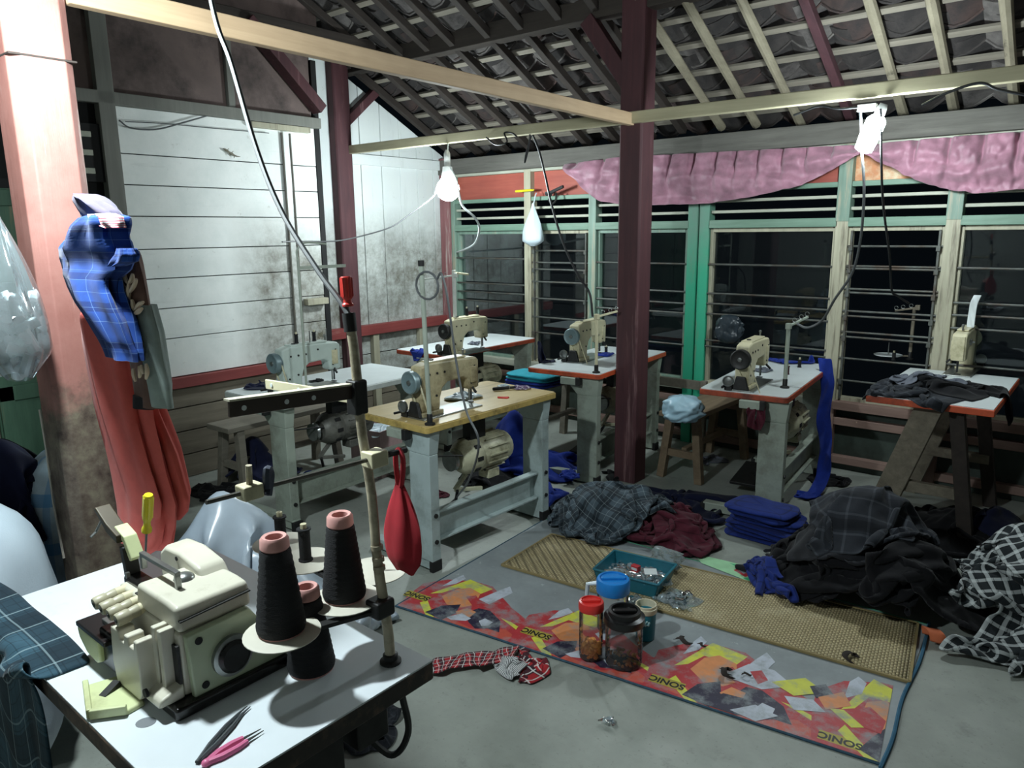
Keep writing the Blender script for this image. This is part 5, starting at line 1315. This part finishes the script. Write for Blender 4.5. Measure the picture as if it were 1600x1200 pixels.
# carton with a clear bag between the two sewing tables
cb = at(594, 735, z=0); t = thing('carton', 'open pinkish carton with plastic inside behind the mint machine table', 'box', V(cb.x, cb.y, 0), .2)
for x, y, sx, sy in ((-.13, 0, .006, .3), (.13, 0, .006, .3), (0, -.147, .254, .006), (0, .147, .254, .006)):
    MB().box((x, y, .17), (sx, sy, .34)).obj('side', mat('pink_carton', 'b79a9a', .8), t, smooth=0)
MB().box((0, 0, .004), (.25, .29, .006)).obj('bottom', mat('pink_carton', 'b79a9a', .8), t, smooth=0)
H = HF(-5.2, -.2, 1.2, 5.6, .02, .30); P = crumple(22, .4, (cb.x, cb.y), .10, H, RNG, z=.05, steps=70, bend=.4)
cloth('plastic_bag', 'crumpled clear white plastic bag in the open carton', 'bag', P, M_PLW)
# ================================================================ FLOOR MATS, JARS
m0, m1, m2, m3 = at(618, 948, z=0), at(1378, 1197, z=0), at(1450, 978, z=0), at(852, 812, z=0)
def m_vinyl():
    w = N('worn_grey_vinyl'); p = w.pos(); a = w.noise(p, 3, 5, .7); b = w.noise(p, 22, 5, .75)
    k = w.ramp(a, [(.3, lin('7d8486')), (.7, lin('989fa2'))])
    k = w.mix(w.math('MULTIPLY', w.step(b, .64, .7), .6), k, lin('c4cacd')); k = w.mix(w.math('MULTIPLY', w.step(b, .36, .28), .5), k, lin('5d6266'))
    w.set(k, .45); return w.m
t = thing('printed_mat', 'large worn grey floor mat with a colourful printed strip along its edge', 'mat', (0, 0, 0))
MB().hexa([m0, m1, m2, m3], [q + V(0, 0, .005) for q in (m0, m1, m2, m3)]).obj('sheet', m_vinyl(), t, smooth=0)
M_BIND = mat('blue_binding', '2c4a5c', .8, var=.3, scale=60)
MB().tube([m0.lerp(m1, k / 20) + V(0, 0, .004 + .001 * (k % 2)) for k in range(21)], .005, 6).obj('binding', M_BIND, t)
MB().tube([m0.lerp(m3, k / 20) + V(0, 0, .004) for k in range(21)], .004, 6).obj('binding', M_BIND, t)
MB().tube([m3.lerp(m2, k / 20) + V(0, 0, .004) for k in range(21)], .004, 6).obj('binding', mat('green_binding', '3d8a6a', .8), t)
MB().tube(spline([m2 + V(.0, .02, .006), m2.lerp(m1, .3) + V(.012, 0, .007), m2.lerp(m1, .6) + V(-.004, 0, .006), m2.lerp(m1, .85) + V(.006, 0, .007), m1 + V(0, -.02, .006)], 6), .007, 6).obj('loose_yarn', mat('blue_yarn', '33607a', .9), t)
PCOL = [mat(n_, c_, .5, var=v_, scale=24, dirt='8a9194', damt=.5) for n_, c_, v_ in (('print_red', 'b0343a', .1), ('print_yellow', 'cfd048', .08), ('print_orange', 'd58a56', .1), ('print_navy', '251f38', .2), ('print_white', 'bcc2ce', .08), ('print_rust', 'bf5242', .1))]
E1 = (m1 - m0).normalized(); E2 = V(-E1.y, E1.x, 0)
def st(u, v):
    q = at(u, v, z=0) - m0; return q.dot(E1), q.dot(E2)
def merge_level(): 
    st.k = getattr(st, 'k', 0) + 1; return .0052 + st.k * .00004
MOT = [(0, [(618, 950), (640, 930), (662, 913), (700, 907), (742, 910), (770, 918), (800, 952), (838, 982), (866, 1030), (780, 1003), (690, 974)]),
       (5, [(640, 950), (665, 944), (690, 962), (740, 985), (790, 985), (815, 1005), (770, 997), (690, 972)]),
       (1, [(672, 929), (735, 907), (770, 922), (750, 930), (716, 920), (690, 928)]), (1, [(656, 943), (668, 939), (677, 967), (662, 964)]), (1, [(782, 967), (799, 974), (838, 999), (858, 1018), (846, 1020), (812, 990)]),
       (2, [(690, 933), (715, 922), (735, 920), (751, 929), (741, 947), (720, 951), (698, 946)]), (4, [(748, 938), (778, 925), (797, 918), (801, 928), (764, 946)]), (0, [(728, 934), (744, 932), (752, 944), (738, 948)]),
       (3, [(664, 958), (690, 948), (720, 946), (712, 960), (688, 972)]), (3, [(726, 960), (748, 952), (766, 956), (782, 972), (780, 990), (762, 984), (742, 984), (732, 974)]), (2, [(712, 957), (730, 952), (744, 958), (734, 966), (716, 966)]),
       (4, [(698, 966), (722, 960), (736, 968), (728, 972), (704, 970)]), (4, [(748, 972), (758, 968), (770, 974), (762, 980), (752, 980)]), (4, [(690, 918), (712, 905), (724, 900), (728, 906), (712, 914)]), (3, [(812, 1000), (822, 992), (836, 996), (842, 1008), (826, 1010)])]
Lrep = (at(1040, 1066, z=0) - at(838, 990, z=0)).length
def patch(poly, ci, dz=0):
    z = merge_level()
    b.m(ci).add([V(q.x, q.y, z) for q in poly], [tuple(range(len(poly)))])
b = MB()
for rep in range(4):
    for ci, poly in MOT:
        pts = [st(u, v) for u, v in poly]; out = []
        for s_, t_ in pts:
            s2 = s_ + rep * Lrep; t2 = t_ * (1 + .25 * (rep == 3) + .1 * (rep == 2))
            if rep % 2 and ci in (3, 4, 2): t2 = t2 * .9 + .012; s2 += .03 * rnd.uniform(-.3, .3)
            s2 = min(s2, (m1 - m0).length - .01); q = m0 + E1 * s2 + E2 * max(t2, .006); out.append(q)
        patch(out, ci)
# faded stretch on the far repeat, back strip
for ci, poly in ((4, [(1128, 1058), (1170, 1040), (1210, 1050), (1240, 1075), (1190, 1080)]), (0, [(1172, 1052), (1190, 1050), (1200, 1066), (1184, 1072)]), (1, [(1205, 1068), (1258, 1062), (1290, 1085), (1240, 1090)]), (3, [(1265, 1075), (1290, 1072), (1302, 1088), (1275, 1094)]), (2, [(1278, 1092), (1318, 1084), (1330, 1106), (1290, 1112)]),
                 (4, [(1225, 1090), (1270, 1096), (1290, 1116), (1240, 1112)]), (0, [(1300, 1112), (1360, 1108), (1384, 1130), (1376, 1150), (1320, 1128)]), (1, [(1296, 1110), (1318, 1112), (1350, 1140), (1330, 1140)]),
                 (3, [(1090, 1100), (1130, 1086), (1170, 1096), (1190, 1118), (1150, 1120)]), (4, [(1140, 1112), (1180, 1104), (1216, 1122), (1180, 1130)])):
    patch([at(u, v, z=0) for u, v in poly], ci)
b.obj('print_pattern', PCOL, t, smooth=0)
b = MB()
gr = [mat('print_green', '3fb47a', .5), PCOL[0], PCOL[4], mat('print_pale_green', '9fd0a4', .5)]
for ci, poly in ((3, [(1082, 866), (1245, 905), (1250, 922), (1180, 915), (1096, 882)]), (0, [(1140, 882), (1246, 906), (1248, 914), (1176, 902)]), (0, [(1160, 905), (1196, 905), (1215, 918), (1180, 914)]), (1, [(1146, 893), (1166, 885), (1186, 897), (1164, 904)]), (2, [(1154, 893), (1168, 888), (1174, 894), (1162, 899)]), (2, [(1190, 908), (1225, 916), (1235, 926), (1200, 920)]), (1, [(1218, 917), (1234, 920), (1240, 926), (1224, 924)])):
    patch([at(u, v, z=0) for u, v in poly], ci)
b.obj('green_print', gr, t, smooth=0)
for u, v in ((652, 931), (838, 990), (1042, 1066), (1312, 1157)):
    q = at(u, v, z=.0068)
    ang = math.atan2(E1.y, E1.x)
    o = MB().box((0, 0, 0), (.135, .05, .0006)).obj('text_plate', mat('dull_yellow', 'a89a3c', .5), t, smooth=0, loc=q, rz=ang)
    cu = bpy.data.curves.new('lettering', 'FONT'); cu.body = 'SONIC'; cu.size = .046; cu.align_x = 'CENTER'; cu.align_y = 'CENTER'; cu.extrude = .0003; cu.offset = .0012
    tmp = bpy.data.objects.new('lettering', cu); COL.objects.link(tmp); bpy.context.view_layer.update()
    lm = bpy.data.meshes.new_from_object(tmp.evaluated_get(bpy.context.evaluated_depsgraph_get())); bpy.data.objects.remove(tmp)
    lm.materials.clear(); lm.materials.append(mat('print_black', '17151c', .5))
    lo = bpy.data.objects.new('lettering', lm); COL.objects.link(lo); lo.parent = t; lo.location = q + V(0, 0, .0008); lo.rotation_euler.z = ang + PI; lo['kind'] = 'stuff'

# --- woven mat
def m_weave():
    w = N('woven_pandan'); uv = w.n('UVMap').outputs[0]; s = w.sep(uv); v = w.coord()
    su = w.math('SINE', w.math('MULTIPLY', s[0], 2 * PI * 76)); sv_ = w.math('SINE', w.math('MULTIPLY', s[1], 2 * PI * 22))
    pr = w.math('MULTIPLY', su, sv_); ck = w.math('GREATER_THAN', pr, 0)
    edge = w.math('MULTIPLY', w.math('ABSOLUTE', su), w.math('ABSOLUTE', sv_))
    g = w.noise(v, 5, 5, .7); g2 = w.noise(v, 40, 3)
    k = w.mix(ck, lin('a3936c'), lin('cabb92')); k = w.mix(w.math('MULTIPLY', w.step(g2, .5, .7), .35), k, lin('8a7a55'))
    k = w.mix(w.step(edge, .22, .02), k, lin('4f4630')); k = w.mix(w.math('MULTIPLY', w.step(g, .52, .7), .45), k, lin('d0c5a2'))
    # open diagonal strips where the weave has slackened, at the mat's end
    dg = w.math('FRACT', w.math('MULTIPLY_ADD', s[0], 34, w.math('MULTIPLY', s[1], 9))); e = w.math('MULTIPLY', w.step(s[0], .27, .22), w.math('LESS_THAN', dg, .28))
    k = w.mix(w.math('MULTIPLY', e, .6), k, lin('463d28'))
    w.set(k, .7); w.bump(edge, .7, .006); return w.m
w0, w1, w2_, w3_ = at(784, 886, z=0), at(1421, 1070, z=0), at(1434, 978, z=0), at(862, 838, z=0)
P = np.zeros((30, 12, 3))
for i in range(30):
    for j in range(12):
        a = w0.lerp(w1, i / 29).lerp(w3_.lerp(w2_, i / 29), j / 11); P[i, j] = (a.x, a.y, .012 + .003 * mnoise.noise(V(a.x * 5, a.y * 5, 2)))
t = thing('woven_mat', 'long straw coloured woven pandan mat lying over the printed mat', 'mat', (0, 0, 0))
MB().grid(P, (1, 1)).obj('weave', m_weave(), t, solid=.006)
b = MB()
rim = [w0, w1, w2_, w3_, w0]
for a, c_ in zip(rim, rim[1:]): b.bar(V(a.x, a.y, .012), V(c_.x, c_.y, .012), .010, .010)
tag(b.obj('hem', mat('straw_hem', '8d7d55', .8), t), kind='stuff')

# --- jars and cup
def jar(label, c, r, h, lidm, lid_h=.035, lid_kind=0, fill=None, neck=.96):
    j = thing('storage_jar', label, 'jar', c, 0, 'plastic jars and cup on the mats')
    MB().lathe([(r * .86, .0), (r * .97, .006), (r, .015), (r, h * .80), (r * neck, h - lid_h), (r * neck, h - lid_h * .3)], n=30, caps=False).lathe([(r * .86, 0), (r * .86, .002)], n=30).obj('clear_body', M_CLRJ, j)
    R = r * 1.06
    prof = [(R * .98, h - lid_h), (R, h - lid_h + .004), (R, h - .008), (R * .94, h), (R * .80, h + .002), (R * .78, h - .004), (.001, h - .004)]
    if lid_kind == 1: prof = [(R, h - lid_h), (R * 1.04, h - lid_h + .005), (R * 1.03, h - lid_h * .4), (R * .82, h - lid_h * .25), (R * .80, h + .004), (R * .66, h + .006), (R * .62, h - .008), (.001, h - .008)]
    l = MB().lathe(prof, n=32, caps=False).obj('lid', lidm, j)
    MB().box((0, 0, h + .0), (R * 1.45 if lid_kind != 1 else R * 1.2, R * .28, .012), rz=.7).obj('lid_grip', lidm, l, bev=.004)
    if fill:
        n_, m_, zz, rr_, len_ = fill; b = MB()
        for k in range(n_):
            a = rnd.uniform(0, 6.28); q = (r - .014) * math.sqrt(rnd.random()); z = .008 + rnd.random() * zz * (1 - .4 * q / r); c_ = V(math.cos(a) * q, math.sin(a) * q, z)
            d = V(rnd.uniform(-1, 1), rnd.uniform(-1, 1), rnd.uniform(-.6, .6)).normalized() * len_
            b.tube([c_ - d, c_ + V(0, 0, .004), c_ + d], [rr_ * .7, rr_, rr_ * .7], 6)
        tag(b.obj('snacks', m_, j), kind='stuff')
    return j
q = at(923, 1026, z=.006); hr = at(921, 940, y=q.y).z
jar('tall clear jar with bright red lid holding orange snacks', q + V(0, .0, 0), .048, hr, mat('red_lid', 'd0332f', .3), .035, 0, (90, mat('orange_snack', 'f0a552', .8, var=.15), .075, .008, .011))
q = at(951, 986, z=.006); hb = at(950, 912, y=q.y).z
jb = jar('wide clear pitcher with bright blue lid behind the other jars', q + V(0, .03, 0), .068, hb + .01, mat('blue_lid', '1f7fce', .3), .06, 0)
MB().tube([V(-.062, -.03, hb - .02), V(-.10, -.045, hb - .03), V(-.105, -.048, hb * .5), V(-.065, -.03, hb * .35)], .010, 8).obj('handle', M_PLW, jb)
q = at(968, 1040, z=.006); hk = at(968, 968, y=q.y).z
jar('squat clear jar with wide black lid and a few crumbs, nearest the mat edge', q + V(0, .03, 0), .074, hk + .02, mat('black_lid', '121213', .35), .05, 1, (30, mat('brown_crumb', 'a9774a', .8), .025, .006, .008), .99)
q = at(1008, 996, z=.006); hc = at(1006, 944, y=q.y).z
cp = thing('drinking_cup', 'teal cup with cream screw rim and white flower print', 'cup', q, 0, 'plastic jars and cup on the mats')
MB().lathe([(.036, 0), (.039, .004), (.044, hc * .80), (.001, hc * .80)], n=28).obj('body', mat('teal_cup', '177486', .4), cp)
MB().lathe([(.045, hc * .78), (.047, hc * .80), (.047, hc * .92), (.044, hc * .93), (.044, hc), (.040, hc), (.039, hc * .80), (.001, hc * .79)], n=28, caps=False).obj('rim', mat('cream_rim', 'd5ccb2', .4), cp)
b = MB()
for k in range(5):
    a = PI / 2 + k * 2 * PI / 5; d = V(.6, -.8, 0).normalized(); x = V(.8, .6, 0)
    c_ = d * .0395 + V(0, 0, hc * .55) + (x * math.cos(a) + V(0, 0, 1) * math.sin(a)) * .009
    b.ball(c_, .006, 8, 6, (1, 1, 1))
tag(b.obj('flower_print', mat('pale_print', 'a9cfd2', .5), cp), kind='stuff')
# --- teal basket with clear bags
q = at(992, 908, z=.016); an = math.atan2(E1.y, E1.x)
tr = thing('basket', 'teal plastic tray basket full of clear plastic bags on the woven mat', 'basket', q, an)
M_TEALP = mat('teal_plastic', '1d6576', .35)
sx, sy, h_ = .165, .125, .075
MB().hexa([(-sx * .88, -sy * .86, 0), (sx * .88, -sy * .86, 0), (sx * .88, sy * .86, 0), (-sx * .88, sy * .86, 0)], [(-sx * .89, -sy * .87, .004), (sx * .89, -sy * .87, .004), (sx * .89, sy * .87, .004), (-sx * .89, sy * .87, .004)]).obj('base', M_TEALP, tr, bev=.004)
for (x0, y0, x1, y1) in ((-1, -1, 1, -1), (1, -1, 1, 1), (1, 1, -1, 1), (-1, 1, -1, -1)):
    i = .88; th = .004; nx, ny = (y1 - y0) / 2, -(x1 - x0) / 2
    B = [V(x0 * sx * i, y0 * sy * i, 0), V(x1 * sx * i, y1 * sy * i, 0)]; T = [V(x0 * sx, y0 * sy, h_), V(x1 * sx, y1 * sy, h_)]; o_ = V(nx, ny, 0) * th
    MB().hexa([B[0], B[1], B[1] - o_, B[0] - o_], [T[0], T[1], T[1] - o_, T[0] - o_]).obj('side', M_TEALP, tr)
    MB().bar(T[0], T[1], .012, .008).obj('rim', M_TEALP, tr, bev=.002)
M_CRNK = glassy('crinkled_plastic', 'eef4f6', .72, .08, 1.6)
H = HF(-5.2, -.2, 1.2, 5.6, .02, .03)
for dx, dy, l in ((-.08, .04, 'crinkled clear bag in the teal basket, further from the jars'), (.0, .0, 'crinkled clear bag in the middle of the teal basket'), (.085, .03, 'crinkled clear bag in the teal basket, at its end by the woven mat middle')):
    c_ = q + E1 * dx + E2 * dy; P = crumple(22, .30, (c_.x, c_.y), .045, H, RNG, z=.05, steps=60, bend=.5); H.add(P, .8)
    cloth('clear_bag', l, 'bag', P, M_CRNK, sub=0, th=0)
H = HF(-5.2, -.2, 1.2, 5.6, .02, .012)
for u, v, s_, r, l in ((1058, 945, .30, .06, 'crinkled clear bag lying alone on the woven mat'), (985, 945, .18, .05, 'small clear bag between the teal basket and the blue lid'), (950, 1132, .08, .02, 'tiny clear plastic twist on the bare concrete')):
    c_ = at(u, v, z=0); P = crumple(20, s_, (c_.x, c_.y), r, H, RNG, z=.05 if s_ > .1 else .02, steps=50, bend=.5); cloth('clear_bag', l, 'bag', P, M_CRNK, sub=0, th=0)
sack('clear_bag', 'puffed clear bag standing behind the teal basket by the maroon shirts', at(1040, 888, z=.012), .085, .03, .11, M_CRNK, 9.1, 'bag', .6)
c_ = q + E1 * .09 + E2 * -.03 + V(0, 0, .085)
t = thing('paper_card', 'white card lying on the clear bags in the teal basket', 'card', c_, an + .5); MB().box((0, 0, 0), (.06, .045, .002), rot=Matrix.Rotation(.2, 3, 'X')).obj('card', M_TOPW, t)
c_ = q + E1 * .015 + E2 * -.03 + V(0, 0, .085)
t = thing('small_box', 'small red and white box among the clear bags in the teal basket', 'box', c_, an - .2); MB().box((0, 0, 0), (.04, .028, .03)).obj('carton', mat('red_box', 'b8343a', .5), t, bev=.002); MB().box((0, -.0145, 0), (.03, .001, .012)).obj('label_band', M_TOPW, t)
# --- scraps on mats and floor
def scrap(label, u, v, pts, m, w_=.012, z=.015):
    c_ = at(u, v, z=z); t_ = thing('fabric_scrap', label, 'fabric scrap', c_, rnd.uniform(0, 6))
    sp = spline([V(*p) for p in pts], 5); P = np.array([[tuple(p + V(0, 0, .002) + V(w_ * (k - 1) * .6, w_ * (k - 1), .003 * abs(k - 1))) for k in range(3)] for p in sp])
    MB().grid(P).obj('curl', m, t_, smooth=80, solid=.002)
curl = [(-.04, 0, 0), (-.02, .02, .012), (.0, .005, .02), (.015, -.02, .012), (.0, -.03, .004), (.03, -.02, .0)]
for u, v, l in ((1065, 1005, 'curled dark scrap on the grey mat near the teal cup'), (1132, 1054, 'curled black and brown scrap at the printed strip'), (1166, 1057, 'tiny black scrap on the grey mat beside the printed strip'), (1216, 931, 'dark scrap on the woven mat near the black heap'), (1326, 1028, 'dark scrap on the front of the woven mat'), (1095, 1010, 'tiny dark scrap on the grey mat')):
    k = .5 if 'tiny' in l else 1; scrap(l, u, v, [(x * k, y * k, z * k) for x, y, z in curl], mat('dark_scrap', '2b2320', .9), .010 * k)
scrap('curled orange paper scrap at the woven mat corner', 1460, 1000, [(-.03, 0, .0), (-.025, .01, .04), (.0, .02, .05), (.025, .01, .035), (.03, 0, .0)], mat('orange_paper', 'd9764f', .7), .026)

# ================================================================ WIRES, HANGING THINGS
def wire(label, pts, r, m, name='wire', cat='wire', k=8):
    return tag(MB().tube(spline(pts, k), r, 7).obj(name, m), label, cat)
c0 = at(330, 0, y=1.0)
wire('long grey cord sagging from the roof to the tall cream pole', [c0 + V(-.22, .0, 1.92), c0 + V(-.16, 0, 1.2), c0 + V(-.06, 0, .4), c0, at(362, 100, y=.99), at(400, 230, y=.98), at(440, 330, y=.97), at(495, 420, y=.965), at(530, 468, y=.965), at(545, 492, y=.965)], .0062, M_WIREG, 'cord', 'cord')
hk_ = V(S6.location.x, S6.location.y + .2, S6.location.z + 1.0)
wire('thin dark wire drooping from the corner globe bulb to the hooked stand', [LB + V(0, 0, .17), LB + V(-.10, -.02, .02), at(676, 308, y=4.12), at(640, 335, y=3.9), at(610, 355, y=3.7), at(560, 370, y=3.4), at(520, 377, y=3.15), at(470, 377, y=2.85), at(441, 378, y=2.6)], .005, M_WIREG)
wire('white wire curling below the corner globe bulb', [LB + V(.02, .0, .17), LB + V(.09, .0, .06), at(722, 320, y=4.20), at(742, 340, y=4.25), at(749, 358, y=4.4), at(742, 380, y=4.7), at(726, 390, y=5.0), at(714, 394, y=YB - .06)], .009, M_WIREW)
wire('short flex holding the corner globe bulb under the rafters', [LB + V(0, 0, .18), LB + V(-.005, .01, .26), V(LB.x, LB.y + .02, 2.40)], .006, M_WIREW)
wire('black wire dropping from the cross batten to the stand behind the dark red pillar', [at(832, 210, y=4.24), at(842, 235, y=4.24), at(852, 275, y=4.24), at(862, 320, y=4.22), at(880, 380, y=4.2), at(903, 430, y=4.18), at(921, 458, y=4.16), at(926, 495, y=4.16)], .008, M_WIRE)
wire('black wire loop hanging from the cross batten', [at(828, 210, y=4.18), at(826, 230, y=4.17), at(820, 254, y=4.17), at(822, 240, y=4.16), at(830, 212, y=4.16)], .006, M_WIRE)
wire('black wire curled over the cross batten near the loop', [at(760, 215, y=4.18), at(775, 226, y=4.16), at(792, 222, y=4.16), at(788, 208, y=4.18), at(800, 208, y=4.18), at(808, 214, y=4.17)], .006, M_WIRE)
wire('grey wire falling from the tube lamp box to the pale green stand', [at(1344, 172, y=4.17), at(1347, 240, y=4.17), at(1350, 300, y=4.18), at(1345, 370, y=4.2), at(1332, 425, y=4.22), at(1304, 468, y=4.25), at(1285, 500, y=4.3), at(1262, 512, y=4.3), at(1245, 506, y=4.3)], .007, M_WIREG)
wire('dark wire falling from the tube lamp to the bent brown stand', [at(1376, 170, y=4.15), at(1377, 250, y=4.15), at(1380, 320, y=4.18), at(1390, 400, y=4.2), at(1393, 452, y=4.3), at(1402, 462, y=4.35), at(1420, 474, y=4.45)], .006, M_WIRE)
wire('dark flex lying along the lumber batten over the pink curtain', [at(1240, 180, y=4.16), at(1280, 166, y=4.16), at(1310, 170, y=4.15), at(1340, 168, y=4.16)], .006, M_WIRE)
wire('dark flex draped over the batten end beyond the tube lamp', [at(1440, 165, y=4.16), at(1480, 145, y=4.16), at(1530, 130, y=4.16), at(1560, 140, y=4.16), at(1610, 150, y=4.16)], .007, M_WIRE)
wire('thin dark wire slung across the top of the white planks', [at(186, 188, x=XW + .02), at(205, 200, x=XW + .02), at(245, 202, x=XW + .02), at(285, 192, x=XW + .02), at(330, 179, x=XW + .02)], .005, M_WIREG)
wire('second thin wire running along the top white plank', [at(196, 190, x=XW + .02), at(255, 193, x=XW + .02), at(330, 200, x=XW + .02), at(420, 208, x=XW + .02)], .003, M_WIREG)
wire('pale wire tacked across the upright white boards', [at(533, 244, x=XV + .05), at(560, 235, x=XV + .05), at(600, 228, x=XV + .05), at(615, 226, x=XV + .05)], .006, M_WIREG)
# clamp and yellow stick at the mullion
p = at(866, 298, y=YB - .12)
t = thing('hanging_clamp', 'dark metal clamp with a small lamp hook hung on the window mullion', 'clamp', p)
MB().bar((-.09, 0, -.03), (.11, -.02, .03), .02, .025).obj('handle', M_RUB, t, bev=.004)
MB().tube(spline([V(-.02, 0, -.02), V(-.05, -.01, -.07), V(-.01, -.02, -.11), V(.03, -.02, -.08), V(.02, 0, -.02)], 5), .008, 6).obj('jaw', M_IRON, t)
MB().bar((-.09, 0, -.02), (-.10, .08, -.02), .02, .03).obj('hook', M_IRON, t)
p, q = at(806, 299, y=YB - .11), at(832, 297, y=YB - .11)
t = thing('yellow_stick', 'short yellow stick wedged beside the hanging white bag', 'stick', p); MB().cyl((0, 0, 0), q - p, .011, n=8).cyl(q - p, (q - p) * 1.1, .006, n=8).obj('shaft', mat('yellow_plastic', 'd3c52c', .25), t)
# gecko on the planks
p = at(361, 240, x=XW + .012)
b = MB().tube([V(0, -.055, .03), V(.002, -.04, .022), V(.004, -.02, .010), V(.004, 0, .0), V(.003, .02, -.010), V(.001, .045, -.016), V(0, .07, -.016)], [.004, .009, .006, .0095, .007, .004, .0012], 8)
for y, z, s_ in ((-.018, .009, 1), (-.018, .009, -1), (.014, -.006, 1), (.014, -.006, -1)):
    b.tube([V(.004, y, z), V(.004, y - .008 * s_, z + .016 * s_), V(.001, y + .004, z + .024 * s_)], [.003, .0025, .002], 5)
o = tag(b.obj('gecko', mat('gecko_skin', '7a7668', .7, scale=80, var=.3)), 'small grey gecko clinging to the white planks', 'gecko'); o.location = p
# maroon loop under the table edge, paper on the end-on machine
p = corner(T4, w4 / 2 - .18, -l4 / 2 - .01); 
ribbon('cloth_loop', 'maroon cloth loop dangling under the table edge beside the plank bench', 'cloth', [V(p.x, p.y + .03, .74), V(p.x - .01, p.y - .015, .68), V(p.x + .0, p.y - .02, .61), V(p.x + .03, p.y - .015, .585), V(p.x + .045, p.y - .01, .66), V(p.x + .03, p.y + .03, .73)], .05, F_MAR)
q = H7.location + V(.02, -.05, .284)
ribbon('paper_strip', 'upright white paper strip on the machine seen end on', 'paper', [q, q + V(0, .01, .08), q + V(.005, .0, .15), q + V(.02, .0, .20)], .04, M_TOPW, wob=.002, twist=.1)
